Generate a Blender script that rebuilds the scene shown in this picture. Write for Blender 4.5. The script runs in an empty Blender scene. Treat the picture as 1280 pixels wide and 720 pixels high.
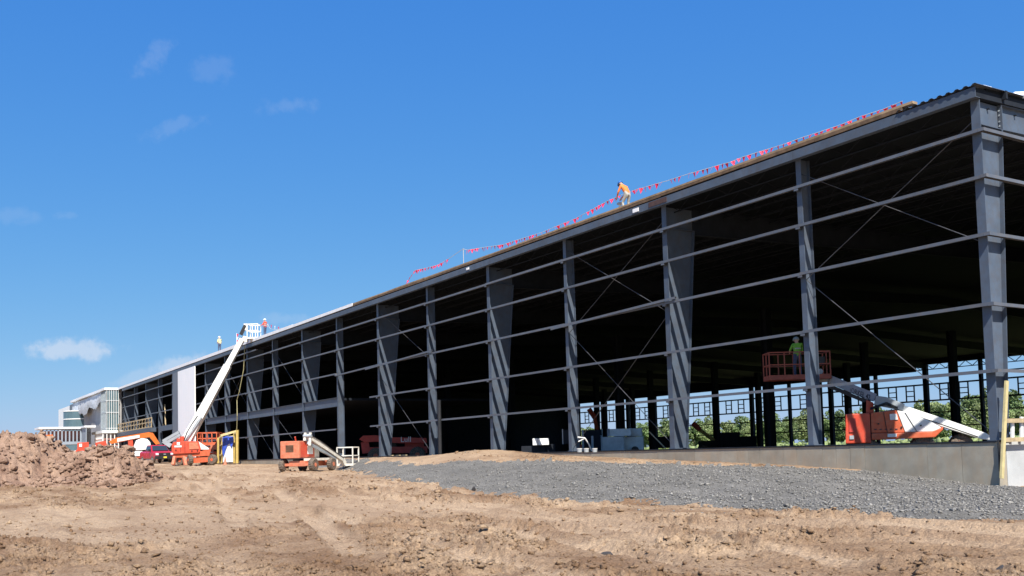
import bpy, bmesh, math, random
import numpy as np
from mathutils import Vector, Matrix

scene = bpy.context.scene
col = scene.collection
random.seed(7)
RNG = np.random.default_rng(11)

# ------------------------------------------------------------------ camera
CAM = Vector((17.559, -28.509, 0.1014))
YAW, PIT, ROL, FPX, PY0 = -1.0090, 0.0623, -0.0272, 1220.5, 488.4
_F = Vector((math.sin(YAW)*math.cos(PIT), math.cos(YAW)*math.cos(PIT), math.sin(PIT)))
_R0 = Vector((math.cos(YAW), -math.sin(YAW), 0)); _U0 = _R0.cross(_F)
_R = _R0*math.cos(ROL)+_U0*math.sin(ROL); _U = -_R0*math.sin(ROL)+_U0*math.cos(ROL)
cam_d = bpy.data.cameras.new('camera'); cam = bpy.data.objects.new('camera', cam_d); col.objects.link(cam)
m = Matrix.Identity(4)
for i in range(3):
    m[i][0], m[i][1], m[i][2], m[i][3] = _R[i], _U[i], -_F[i], CAM[i]
cam.matrix_world = m
cam_d.sensor_width = 36; cam_d.lens = FPX/1280*36; cam_d.shift_y = (PY0-360)/1280
cam_d.clip_start = 0.1; cam_d.clip_end = 8000
scene.camera = cam

# ------------------------------------------------------------------ sun, sky, exposure
SUN_TO = Vector((1.0, -0.38, 1.30)).normalized()          # direction towards the sun
SUN_EL = math.asin(SUN_TO.z); SUN_AZ = math.atan2(SUN_TO.x, SUN_TO.y)
sd = bpy.data.lights.new('sun', 'SUN'); so = bpy.data.objects.new('sun', sd); col.objects.link(so)
so.rotation_euler = (-SUN_TO).to_track_quat('-Z', 'Y').to_euler()
so.location = (60, -40, 60)
sd.energy = 5.0; sd.angle = math.radians(0.53); sd.color = (1.0, 0.955, 0.88)
scene.view_settings.view_transform = 'Standard'; scene.view_settings.look = 'None'
scene.view_settings.exposure = 0.70; scene.view_settings.gamma = 1.0
scene.view_settings.use_curve_mapping = False

world = bpy.data.worlds.new('World'); scene.world = world; world.use_nodes = True
wn = world.node_tree; wn.nodes.clear()
def N(nt, t, **kw):
    n = nt.nodes.new(t)
    for k, v in kw.items():
        if k in n.inputs: n.inputs[k].default_value = v
        else: setattr(n, k, v)
    return n
def math_n(nt, op, a, b=None, clamp=False):
    n = nt.nodes.new('ShaderNodeMath'); n.operation = op; n.use_clamp = clamp
    for i, v in enumerate((a, b)):
        if v is None: continue
        if isinstance(v, (int, float)): n.inputs[i].default_value = v
        else: nt.links.new(v, n.inputs[i])
    return n.outputs[0]
sky = N(wn, 'ShaderNodeTexSky', sky_type='NISHITA', sun_disc=False)
sky.sun_elevation = SUN_EL; sky.sun_rotation = SUN_AZ
sky.altitude = 150; sky.air_density = 1.0; sky.dust_density = 0.45; sky.ozone_density = 2.2
sepc = N(wn, 'ShaderNodeSeparateColor'); wn.links.new(sky.outputs[0], sepc.inputs[0])
hs = N(wn, 'ShaderNodeCombineColor')          # colour response of the camera: deeper, bluer clear sky
for i_, (g_, k_) in enumerate(((1.1, .415), (.63, 1.37), (.20, 4.72))):
    wn.links.new(math_n(wn, 'MULTIPLY', math_n(wn, 'POWER', math_n(wn, 'MAXIMUM', sepc.outputs[i_], 1e-4), g_), k_), hs.inputs[i_])
tc = N(wn, 'ShaderNodeTexCoord')
nz = N(wn, 'ShaderNodeTexNoise', Scale=42.0, Detail=7.0, Roughness=0.62)
wn.links.new(tc.outputs['Generated'], nz.inputs['Vector'])
nz2 = N(wn, 'ShaderNodeTexNoise', Scale=13.0, Detail=3.0, Roughness=0.5)
wn.links.new(tc.outputs['Generated'], nz2.inputs['Vector'])
def pxdir(x, y):
    return (_F + _R*((x-640)/FPX) - _U*((y-PY0)/FPX)).normalized()
clouds = None
# centre px, half width px, half height px, tilt, opacity
for cx, cy, hw, hh, tilt, op in [(88, 437, 52, 16, 0.05, .55), (190, 72, 34, 17, -0.7, .10), (264, 88, 30, 18, -0.2, .065),
                                 (362, 132, 40, 14, 0, .08), (222, 455, 34, 13, -.3, .45), (20, 268, 30, 12, 0, .07), (80, 270, 20, 9, 0, .07),
                                 (222, 158, 44, 12, -.3, .08), (355, 398, 40, 9, 0, .12), (168, 474, 30, 10, -.3, .2)]:
    c = pxdir(cx, cy)
    r = (_R*math.cos(tilt) + _U*(-math.sin(tilt)))
    r = (r - c*r.dot(c)).normalized(); u = r.cross(c)*-1
    def dot(v, s):
        n = wn.nodes.new('ShaderNodeVectorMath'); n.operation = 'DOT_PRODUCT'
        wn.links.new(tc.outputs['Generated'], n.inputs[0]); n.inputs[1].default_value = v*s
        return n.outputs['Value']
    a = dot(r, FPX/hw); b = dot(u, FPX/hh)
    d2 = math_n(wn, 'SQRT', math_n(wn, 'ADD', math_n(wn, 'MULTIPLY', a, a), math_n(wn, 'MULTIPLY', b, b)))
    k = math_n(wn, 'SUBTRACT', 1.0, d2)
    k = math_n(wn, 'ADD', k, math_n(wn, 'MULTIPLY', math_n(wn, 'SUBTRACT', nz.outputs[0], 0.5), 3.0))
    k = math_n(wn, 'ADD', k, math_n(wn, 'MULTIPLY', math_n(wn, 'SUBTRACT', nz2.outputs[0], 0.5), 1.1))
    ss = wn.nodes.new('ShaderNodeMapRange'); ss.interpolation_type = 'SMOOTHSTEP'
    wn.links.new(k, ss.inputs[0]); ss.inputs[1].default_value = 0.0; ss.inputs[2].default_value = 0.85
    ss.inputs[3].default_value = 0; ss.inputs[4].default_value = op
    edge = wn.nodes.new('ShaderNodeMapRange'); edge.interpolation_type = 'SMOOTHSTEP'
    wn.links.new(d2, edge.inputs[0]); edge.inputs[1].default_value = 0.7; edge.inputs[2].default_value = 1.5
    edge.inputs[3].default_value = 1; edge.inputs[4].default_value = 0
    k = math_n(wn, 'MULTIPLY', math_n(wn, 'POWER', ss.outputs[0], 1.0), edge.outputs[0])
    k = math_n(wn, 'MULTIPLY', k, math_n(wn, 'GREATER_THAN', dot(c, 1.0), 0.5))
    clouds = k if clouds is None else math_n(wn, 'MAXIMUM', clouds, k)
mx = N(wn, 'ShaderNodeMixRGB'); wn.links.new(clouds, mx.inputs[0]); wn.links.new(hs.outputs[0], mx.inputs[1])
mx.inputs[2].default_value = (6.2, 6.7, 7.6, 1)
bg = N(wn, 'ShaderNodeBackground', Strength=0.073); wn.links.new(mx.outputs[0], bg.inputs[0])
wo = N(wn, 'ShaderNodeOutputWorld'); wn.links.new(bg.outputs[0], wo.inputs[0])

# ------------------------------------------------------------------ pixel helpers
def ray(x, y): return _F + _R*((x-640)/FPX) - _U*((y-PY0)/FPX)
def at_depth(x, y, d): return CAM + ray(x, y)*d
def on_y(x, y, Y): r = ray(x, y); return CAM + r*((Y-CAM.y)/r.y)
def on_x(x, y, X): r = ray(x, y); return CAM + r*((X-CAM.x)/r.x)
def on_z(x, y, Z): r = ray(x, y); return CAM + r*((Z-CAM.z)/r.z)

# ------------------------------------------------------------------ materials
def mat(name, c, rough=0.6, metal=0.0, var=0.12, scale=3.0, bump=0.0, bscale=30.0, dirt=None, dirt_amt=0.0, coords='Object', spec=0.5, rnd=0.0, streak=0.0):
    M = bpy.data.materials.new(name); M.use_nodes = True
    nt = M.node_tree; p = nt.nodes['Principled BSDF']
    p.inputs['Roughness'].default_value = rough; p.inputs['Metallic'].default_value = metal
    p.inputs['Specular IOR Level'].default_value = spec
    t = N(nt, 'ShaderNodeTexCoord')
    n1 = N(nt, 'ShaderNodeTexNoise', Scale=scale, Detail=6.0, Roughness=0.6)
    nt.links.new(t.outputs[coords], n1.inputs['Vector'])
    ramp = N(nt, 'ShaderNodeValToRGB')
    lo = [max(0, v*(1-var*1.6)) for v in c]; hi = [min(1, v*(1+var)) for v in c]
    ramp.color_ramp.elements[0].position = .3; ramp.color_ramp.elements[1].position = .7
    ramp.color_ramp.elements[0].color = (*lo, 1); ramp.color_ramp.elements[1].color = (*hi, 1)
    nt.links.new(n1.outputs[0], ramp.inputs[0])
    out = ramp.outputs[0]
    if dirt:
        n2 = N(nt, 'ShaderNodeTexNoise', Scale=scale*2.3, Detail=8.0, Roughness=0.7)
        mp = N(nt, 'ShaderNodeMapping'); mp.inputs['Scale'].default_value = (1, 1, 0.35 if streak else 1)
        nt.links.new(t.outputs[coords], mp.inputs[0]); nt.links.new(mp.outputs[0], n2.inputs['Vector'])
        mr = N(nt, 'ShaderNodeMapRange'); nt.links.new(n2.outputs[0], mr.inputs[0])
        mr.inputs[1].default_value = .42; mr.inputs[2].default_value = .72; mr.inputs[4].default_value = dirt_amt
        mix = N(nt, 'ShaderNodeMixRGB'); nt.links.new(mr.outputs[0], mix.inputs[0]); nt.links.new(out, mix.inputs[1])
        mix.inputs[2].default_value = (*dirt, 1); out = mix.outputs[0]
    if rnd:
        oi = N(nt, 'ShaderNodeObjectInfo'); h = N(nt, 'ShaderNodeHueSaturation')
        nt.links.new(math_n(nt, 'ADD', math_n(nt, 'MULTIPLY', oi.outputs['Random'], rnd*2), 1-rnd), h.inputs['Value'])
        nt.links.new(out, h.inputs['Color']); out = h.outputs[0]
    nt.links.new(out, p.inputs['Base Color'])
    rr = N(nt, 'ShaderNodeMapRange'); nt.links.new(n1.outputs[0], rr.inputs[0])
    rr.inputs[3].default_value = max(0, rough-.1); rr.inputs[4].default_value = min(1, rough+.12)
    nt.links.new(rr.outputs[0], p.inputs['Roughness'])
    if bump:
        n3 = N(nt, 'ShaderNodeTexNoise', Scale=bscale, Detail=5.0); nt.links.new(t.outputs[coords], n3.inputs['Vector'])
        b = N(nt, 'ShaderNodeBump', Strength=bump, Distance=0.05); nt.links.new(n3.outputs[0], b.inputs['Height'])
        nt.links.new(b.outputs[0], p.inputs['Normal'])
    return M

def soil_mat(name, cols, scales, bump=0.6, bdist=0.06, bscale=9.0, fine=60.0, rough=0.95, damp=0.0):
    """three-tone ground material with two scales of relief"""
    M = bpy.data.materials.new(name); M.use_nodes = True; nt = M.node_tree; p = nt.nodes['Principled BSDF']
    p.inputs['Roughness'].default_value = rough; p.inputs['Specular IOR Level'].default_value = 0.15
    g = N(nt, 'ShaderNodeNewGeometry')
    mp = N(nt, 'ShaderNodeMapping'); mp.inputs['Scale'].default_value = (0.55, 1.5, 1.0)
    nt.links.new(g.outputs['Position'], mp.inputs[0])
    a = N(nt, 'ShaderNodeTexNoise', Scale=scales[0], Detail=7.0, Roughness=0.65); nt.links.new(mp.outputs[0], a.inputs['Vector'])
    b = N(nt, 'ShaderNodeTexNoise', Scale=scales[1], Detail=6.0, Roughness=0.7); nt.links.new(g.outputs['Position'], b.inputs['Vector'])
    r1 = N(nt, 'ShaderNodeValToRGB'); r1.color_ramp.elements[0].position = .36; r1.color_ramp.elements[1].position = .64
    r1.color_ramp.elements[0].color = (*cols[0], 1); r1.color_ramp.elements[1].color = (*cols[1], 1)
    nt.links.new(a.outputs[0], r1.inputs[0])
    mr = N(nt, 'ShaderNodeMapRange'); nt.links.new(b.outputs[0], mr.inputs[0]); mr.inputs[1].default_value = .5; mr.inputs[2].default_value = .72
    mr.inputs[4].default_value = .8
    mix = N(nt, 'ShaderNodeMixRGB'); nt.links.new(mr.outputs[0], mix.inputs[0]); nt.links.new(r1.outputs[0], mix.inputs[1]); mix.inputs[2].default_value = (*cols[2], 1)
    if damp:
        mp2 = N(nt, 'ShaderNodeMapping'); mp2.inputs['Scale'].default_value = (.10, .30, .3); nt.links.new(g.outputs['Position'], mp2.inputs[0])
        dn = N(nt, 'ShaderNodeTexNoise', Scale=1.0, Detail=5.0, Roughness=.62); nt.links.new(mp2.outputs[0], dn.inputs['Vector'])
        dm = N(nt, 'ShaderNodeMapRange'); nt.links.new(dn.outputs[0], dm.inputs[0]); dm.inputs[1].default_value = .5; dm.inputs[2].default_value = .66; dm.inputs[4].default_value = damp
        mix2 = N(nt, 'ShaderNodeMixRGB'); nt.links.new(dm.outputs[0], mix2.inputs[0]); nt.links.new(mix.outputs[0], mix2.inputs[1]); mix2.inputs[2].default_value = (cols[0][0]*.82, cols[0][1]*.76, cols[0][2]*.74, 1); mix = mix2
    if damp:                                             # dry packed soil in the wheel tracks and graded strips
        an = N(nt, 'ShaderNodeAttribute', attribute_name='packed'); mix3 = N(nt, 'ShaderNodeMixRGB')
        nt.links.new(math_n(nt, 'MULTIPLY', an.outputs['Fac'], .75), mix3.inputs[0]); nt.links.new(mix.outputs[0], mix3.inputs[1]); mix3.inputs[2].default_value = (cols[1][0]*1.0, cols[1][1]*1.02, cols[1][2]*1.06, 1); mix = mix3
    c = N(nt, 'ShaderNodeTexNoise', Scale=fine, Detail=4.0); nt.links.new(g.outputs['Position'], c.inputs['Vector'])
    ov = N(nt, 'ShaderNodeMapRange'); nt.links.new(c.outputs[0], ov.inputs[0]); ov.inputs[1].default_value = .3; ov.inputs[2].default_value = .7
    ov.inputs[3].default_value = .68; ov.inputs[4].default_value = 1.24
    h = N(nt, 'ShaderNodeHueSaturation'); nt.links.new(ov.outputs[0], h.inputs['Value']); nt.links.new(mix.outputs[0], h.inputs['Color'])
    nt.links.new(h.outputs[0], p.inputs['Base Color'])
    d = N(nt, 'ShaderNodeTexNoise', Scale=bscale, Detail=9.0, Roughness=0.7); nt.links.new(g.outputs['Position'], d.inputs['Vector'])
    bp = N(nt, 'ShaderNodeBump', Strength=bump, Distance=bdist); nt.links.new(d.outputs[0], bp.inputs['Height'])
    nt.links.new(bp.outputs[0], p.inputs['Normal'])
    return M

M = {}
M['steel'] = mat('steel_paint', (0.0862, 0.1118, 0.1512), .5, var=.12, scale=1.3, spec=.3, dirt=(.085, .07, .06), dirt_amt=.5, rnd=.08)
M['girt'] = mat('girt_paint', (0.105, 0.1218, 0.1505), .5, var=.12, scale=2, dirt=(.17, .13, .09), dirt_amt=.5, rnd=.12)
M['dark_steel'] = mat('dark_shaded_steel', (.018, .022, .03), .75, var=.2, scale=2, spec=.15)  # near-black so the shade inside the frame sits in the steel's colour
M['deck'] = mat('roof_deck_underside', (.012, .015, .018), .8, var=.2, scale=1, spec=.1)  # ceiling shade put into the deck colour as well
M['galv'] = mat('galvanised_steel', (0.4, 0.44, 0.464), .5, .1, var=.15, scale=4, dirt=(.25, .25, .25), dirt_amt=.3)
M['galv_blue'] = mat('galvanised_duct', (.34, .39, .44), .5, .1, var=.18, scale=3, rnd=.2)
M['rod'] = mat('brace_rod_steel', (0.096, 0.096, 0.102), .5, .3, var=.3)
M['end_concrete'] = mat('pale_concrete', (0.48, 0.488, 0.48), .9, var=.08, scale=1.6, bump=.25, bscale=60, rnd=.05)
M['concrete'] = mat('foundation_concrete', (0.3432, 0.3078, 0.2414), .9, var=.14, scale=1.6, bump=.25, bscale=60, dirt=(.36, .27, .18), dirt_amt=.75, rnd=.10, streak=1)
M['slab'] = mat('slab_concrete', (.4, .39, .37), .9, var=.15, scale=.8, bump=.2)
M['white_panel'] = mat('white_wall_panel', (.93, .91, .88), .4, var=.01, scale=.5, rnd=.02)
M['grey_panel'] = mat('grey_wall_panel', (0.144, 0.156, 0.1815), .5, var=.05, scale=.5)
M['membrane'] = mat('white_roof_membrane', (.8, .81, .82), .7, var=.06, scale=2, bump=.3, bscale=6)
M['lumber'] = mat('lumber', (0.448, 0.344, 0.2), .8, var=.2, scale=5, rnd=.12)
M['brown_board'] = mat('brown_wood_board', (0.136, 0.084, 0.048), .85, var=.3, scale=3, rnd=.15)
M['duct_grey'] = mat('dull_duct_metal', (.5, .53, .56), .5, var=.12, scale=3)
M['duct_pale'] = mat('pale_duct_metal', (.72, .76, .78), .5, var=.1, scale=3)
M['rust'] = mat('rusty_primer', (.075, .04, .035), .8, var=.3)
M['tan_board'] = mat('tan_wood_board', (0.336, 0.232, 0.136), .85, var=.25, scale=3, rnd=.15)
M['orange'] = mat('orange_machine_paint', (0.6084, 0.108, 0.0405), .45, var=.14, scale=2.5, dirt=(.45, .28, .17), dirt_amt=.35)
M['faded_orange'] = mat('faded_orange_paint', (0.624, 0.168, 0.084), .6, var=.14, scale=3, dirt=(.5, .36, .24), dirt_amt=.5)
M['red_orange'] = mat('red_orange_paint', (0.608, 0.0723, 0.036), .42, var=.12, scale=2, dirt=(.4, .2, .12), dirt_amt=.3)
M['shaded_red'] = mat('shaded_red_paint', (.33, .075, .045), .65, var=.2, scale=3, dirt=(.12, .06, .04), dirt_amt=.5)  # basket red dulled to carry the roof's shadow in its colour
M['deep_red'] = mat('shade_darkened_red', (.5, .055, .04), .5, var=.15, scale=2)  # telehandler red made darker to hold the shade of the frame
M['bright_orange'] = mat('bright_orange_paint', (0.688, 0.16, 0.028), .4, var=.1, scale=2)
M['white_paint'] = mat('white_machine_paint', (.82, .82, .79), .4, var=.06, scale=2, dirt=(.55, .5, .42), dirt_amt=.25)
M['cream_paint'] = mat('cream_rail_paint', (.8, .76, .66), .5, var=.1, scale=3, dirt=(.5, .4, .3), dirt_amt=.4)
M['grey_paint'] = mat('grey_boom_paint', (0.32, 0.352, 0.376), .45, var=.12, scale=2, dirt=(.25, .24, .22), dirt_amt=.3)
M['black'] = mat('black_plastic', (.02, .02, .022), .5, var=.2)
M['tyre'] = mat('tyre_rubber', (.06, .052, .045), .85, var=.2, scale=6, dirt=(.36, .26, .18), dirt_amt=.85)
M['glass'] = mat('dark_glass', (.03, .04, .05), .08, var=.05, spec=.8)
M['clear_glass'] = mat('tower_glass', (0.0924, 0.1482, 0.1693), .1, var=.1, scale=1, spec=.7)
M['car_red'] = mat('red_car_paint', (0.4675, 0.017, 0.0382), .25, var=.05, spec=.7)
M['yellow'] = mat('yellow_paint', (0.544, 0.3944, 0.1152), .5, var=.12, scale=3)
M['pale_yellow'] = mat('pale_yellow_lumber', (0.6, 0.496, 0.24), .7, var=.14, scale=4)
M['plate'] = mat('yellow_plate', (.85, .6, .05), .5, var=.02)
M['blue_tarp'] = mat('blue_tarp', (.035, .09, .5), .5, var=.25, scale=4, bump=.5, bscale=5)
M['white_wrap'] = mat('white_wrap', (.72, .76, .82), .45, var=.12, scale=3, bump=.5, bscale=5)
M['pennant'] = mat('red_pennant', (.75, .02, .08), .6, var=.12, rnd=.15)
M['rope'] = mat('rope', (.5, .47, .42), .8, var=.15)
M['hose'] = mat('yellow_rope', (.36, .32, .16), .7, var=.2)
M['skin'] = mat('skin', (.5, .29, .2), .6, var=.08, scale=8)
M['hi_orange'] = mat('orange_shirt', (0.81, 0.216, 0.045), .8, var=.12, scale=6)
M['hi_green'] = mat('lime_shirt', (0.1836, 0.4182, 0.0408), .8, var=.12, scale=6)
M['yellow_shirt'] = mat('yellow_shirt', (0.663, 0.612, 0.306), .8, var=.1, scale=6)
M['red_vest'] = mat('red_vest', (.85, .09, .04), .8, var=.1, scale=6)
M['denim'] = mat('dark_trousers', (.06, .075, .13), .85, var=.2, scale=8)
M['pale_trousers'] = mat('pale_trousers', (0.396, 0.378, 0.3341), .85, var=.12, scale=8)
M['boots'] = mat('boots', (.07, .045, .03), .8)
M['helmet_blue'] = mat('blue_helmet', (.03, .14, .42), .35, var=.03)
M['helmet_white'] = mat('white_helmet', (.85, .85, .84), .35, var=.03)
M['helmet_grey'] = mat('grey_helmet', (.25, .3, .3), .4, var=.03)
M['text_dark'] = mat('dark_lettering', (.03, .035, .05), .6, var=.02)
M['text_white'] = mat('white_lettering', (.8, .8, .78), .6, var=.02)
M['stucco'] = mat('grey_sheathing', (0.3506, 0.3397, 0.3344), .85, var=.1, scale=.7)
M['pale_blue_panel'] = mat('pale_blue_panel', (0.28, 0.322, 0.371), .5, var=.06, scale=.6)
M['plastic_sheet'] = mat('torn_plastic_sheet', (0.612, 0.629, 0.656), .5, var=.2, scale=2, bump=.6, bscale=3)
M['pinkish'] = mat('primer_red_frame', (.55, .25, .2), .6, var=.1)
M['bark'] = mat('bark', (.09, .07, .05), .9, var=.3)
M['leaf'] = mat('leaf_green', (0.138, 0.198, 0.066), .6, var=.35, scale=.35, rnd=.25)
M['leaf_light'] = mat('leaf_light_green', (0.204, 0.252, 0.0935), .6, var=.3, scale=.35, rnd=.25)
M['grass'] = soil_mat('meadow_grass', ((0.13, 0.182, 0.042), (0.221, 0.26, 0.072), (0.26, 0.26, 0.096)), (.06, .3), bump=.5, bdist=.2, bscale=1.5, fine=4)
M['dirt'] = soil_mat('site_dirt', ((0.246, 0.1478, 0.0829), (0.492, 0.3461, 0.2197), (0.167, 0.0929, 0.0514)), (.45, 1.9), bump=1.0, bdist=.11, bscale=7.0, fine=26, damp=.62)
M['heap'] = soil_mat('heap_soil', ((0.2359, 0.1451, 0.1008), (0.381, 0.2562, 0.1797), (0.1587, 0.094, 0.0658)), (.6, 1.9), bump=1.0, bdist=.09, bscale=5.0, fine=25)
M['gravel'] = soil_mat('grey_gravel', ((0.144, 0.1361, 0.1232), (0.2287, 0.2145, 0.1925), (0.1101, 0.1032, 0.0924)), (.8, 9.0), bump=1.0, bdist=.05, bscale=26.0, fine=34)
M['floor_dirt'] = soil_mat('interior_grade', ((.10, .08, .06), (.14, .11, .085), (.08, .06, .05)), (.3, 1.2), bump=.5, bscale=6)  # darker than the site dirt to deepen the shade inside
M['stone'] = mat('gravel_stone', (0.2231, 0.209, 0.1874), .85, var=.75, scale=17, coords='Object')
M['clod'] = mat('soil_clod', (.36, .26, .18), .95, var=.3, scale=2.2, bump=.5, bscale=18)
M['dark_rock'] = mat('dark_rock', (.05, .045, .045), .85, var=.3, scale=6, bump=.6, bscale=12)

# ------------------------------------------------------------------ mesh builder
class MB:
    def __init__(s): s.v = []; s.f = []
    def add(s, vs, fs):
        o = len(s.v); s.v += [Vector(v) for v in vs]; s.f += [[i+o for i in f] for f in fs]; return s
    def box(s, a, b):
        x0, y0, z0 = [min(a[i], b[i]) for i in range(3)]; x1, y1, z1 = [max(a[i], b[i]) for i in range(3)]
        return s.add([(x0,y0,z0),(x1,y0,z0),(x1,y1,z0),(x0,y1,z0),(x0,y0,z1),(x1,y0,z1),(x1,y1,z1),(x0,y1,z1)],
                     [(0,3,2,1),(4,5,6,7),(0,1,5,4),(1,2,6,5),(2,3,7,6),(3,0,4,7)])
    def beam(s, p, q, w, h, up=(0,0,1), w2=None, h2=None):
        p, q = Vector(p), Vector(q); d = (q-p).normalized(); up = Vector(up)
        if abs(d.dot(up)) > .99: up = Vector((0,1,0))
        sd = d.cross(up).normalized(); u = sd.cross(d)
        w2 = w if w2 is None else w2; h2 = h if h2 is None else h2
        vs = []
        for c, ww, hh in ((p, w, h), (q, w2, h2)):
            for a, b in ((-1,-1),(1,-1),(1,1),(-1,1)): vs.append(c + sd*a*ww/2 + u*b*hh/2)
        return s.add(vs, [(0,1,2,3),(7,6,5,4),(0,4,5,1),(1,5,6,2),(2,6,7,3),(3,7,4,0)])
    def tube(s, p, q, r, n=8, r2=None):
        p, q = Vector(p), Vector(q); d = (q-p).normalized(); r2 = r if r2 is None else r2
        a = d.cross(Vector((0,0,1)))
        if a.length < .01: a = d.cross(Vector((0,1,0)))
        a.normalize(); b = d.cross(a)
        vs = [p+(a*math.cos(t)+b*math.sin(t))*r for t in [2*math.pi*i/n for i in range(n)]]
        vs += [q+(a*math.cos(t)+b*math.sin(t))*r2 for t in [2*math.pi*i/n for i in range(n)]]
        return s.add(vs, [(i,(i+1)%n,n+(i+1)%n,n+i) for i in range(n)]+[tuple(range(n))[::-1], tuple(range(n,2*n))])
    def chain(s, pts, r, n=6):
        for a, b in zip(pts[:-1], pts[1:]): s.tube(a, b, r, n)
        return s
    def prism(s, pts, off):
        """polygon (3D points) extruded by the vector off"""
        n = len(pts); off = Vector(off); pts = [Vector(p) for p in pts]
        return s.add(pts+[p+off for p in pts], [tuple(range(n))[::-1], tuple(range(n,2*n))]+[(i,(i+1)%n,n+(i+1)%n,n+i) for i in range(n)])
    def lathe(s, c, axis, prof, n=20, lug=0.0):
        """prof: (offset along axis, radius)"""
        c = Vector(c); d = Vector(axis).normalized(); a = d.cross(Vector((0,0,1)))
        if a.length < .01: a = Vector((1,0,0))
        a.normalize(); b = d.cross(a); vs = []
        for h, r in prof:
            for i in range(n):
                t = 2*math.pi*i/n; rr = r*(1+(lug if i % 2 else 0))
                vs.append(c+d*h+(a*math.cos(t)+b*math.sin(t))*rr)
        k = len(prof)
        fs = [(j*n+i, j*n+(i+1)%n, (j+1)*n+(i+1)%n, (j+1)*n+i) for j in range(k-1) for i in range(n)]
        fs += [tuple(range(n))[::-1], tuple(range((k-1)*n, k*n))]
        return s.add(vs, fs)
    def mesh(s, name):
        me = bpy.data.meshes.new(name); me.from_pydata([tuple(v) for v in s.v], [], s.f)
        bm = bmesh.new(); bm.from_mesh(me); bmesh.ops.recalc_face_normals(bm, faces=bm.faces); bm.to_mesh(me); bm.free()
        return me
    def build(s, name, material, parent=None, bevel=0.0, smooth=False):
        me = s.mesh(name); me.materials.append(M[material])
        if bevel:
            bm = bmesh.new(); bm.from_mesh(me)
            bmesh.ops.bevel(bm, geom=list(bm.edges), offset=bevel, segments=2, affect='EDGES', profile=.6); bm.to_mesh(me); bm.free()
        if smooth:
            for p in me.polygons: p.use_smooth = True
        return link(name, me, parent)
def link(name, me, parent=None):
    o = bpy.data.objects.new(name, me); col.objects.link(o); o.parent = parent
    return o
def tag(o, label=None, cat=None, group=None, kind=None):
    for k, v in (('label', label), ('category', cat), ('group', group), ('kind', kind)):
        if v: o[k] = v
    return o
def thing(name, label, cat, loc=(0,0,0), rz=0.0, group=None):
    o = bpy.data.objects.new(name, None); col.objects.link(o); o.location = loc; o.rotation_euler = (0,0,rz)
    o.empty_display_size = .3
    return tag(o, label, cat, group)
def localiser(root, depth):
    """photo pixel (and a depth offset in metres) -> point in the thing's own coordinates"""
    inv = (Matrix.Translation(root.location) @ root.rotation_euler.to_matrix().to_4x4()).inverted()
    return lambda x, y, dd=0.0: inv @ at_depth(x, y, depth+dd)
def copy_tree(o, parent=None):
    c = o.copy(); col.objects.link(c); c.parent = parent
    for ch in list(o.children): copy_tree(ch, c)
    return c
def text(parent, s, size, origin, xdir, ydir, material, depth=.004, name='lettering'):
    cu = bpy.data.curves.new('t', 'FONT'); cu.body = s; cu.size = size; cu.extrude = depth; cu.resolution_u = 2
    to = bpy.data.objects.new('t', cu); col.objects.link(to)
    dg = bpy.context.evaluated_depsgraph_get(); me = bpy.data.meshes.new_from_object(to.evaluated_get(dg))
    bpy.data.objects.remove(to); me.materials.clear(); me.materials.append(M[material])
    x = Vector(xdir).normalized(); z = x.cross(Vector(ydir)).normalized(); y = z.cross(x)
    mm = Matrix.Identity(4)
    for i in range(3): mm[i][0], mm[i][1], mm[i][2], mm[i][3] = x[i], y[i], z[i], origin[i]
    me.transform(mm)
    return link(name, me, parent)
IMG_RZ = math.atan2(_R0.y, _R0.x)

# ------------------------------------------------------------------ noise in numpy
def _hash(ix, iy, s):
    h = (ix.astype(np.int64)*374761393 + iy.astype(np.int64)*668265263 + s*1442695041) & 0x7fffffff
    h = ((h ^ (h >> 13))*1274126177) & 0x7fffffff
    return ((h ^ (h >> 16)) & 0xffff)/65535.0
def vnoise(x, y, s=0):
    ix = np.floor(x); iy = np.floor(y); fx = x-ix; fy = y-iy; fx = fx*fx*(3-2*fx); fy = fy*fy*(3-2*fy)
    return (_hash(ix,iy,s)*(1-fx)+_hash(ix+1,iy,s)*fx)*(1-fy)+(_hash(ix,iy+1,s)*(1-fx)+_hash(ix+1,iy+1,s)*fx)*fy
def fbm(x, y, o=4, s=0):
    t = 0; a = .5
    for k in range(o): t = t + a*(vnoise(x, y, s+k)-.5); x = x*2.03+1.7; y = y*2.03+.6; a *= .5
    return t
def cells(x, y, s=0):
    """cellular distance: rounded lumps, 1 at the centre of a lump"""
    ix = np.floor(x); iy = np.floor(y); best = np.full(x.shape, 9.0)
    for dx in (-1,0,1):
        for dy in (-1,0,1):
            cx = ix+dx; cy = iy+dy
            d = (cx+_hash(cx,cy,s)-x)**2+(cy+_hash(cx,cy,s+9)-y)**2
            best = np.minimum(best, d)
    return np.clip(1-best*1.6, 0, 1)
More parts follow.
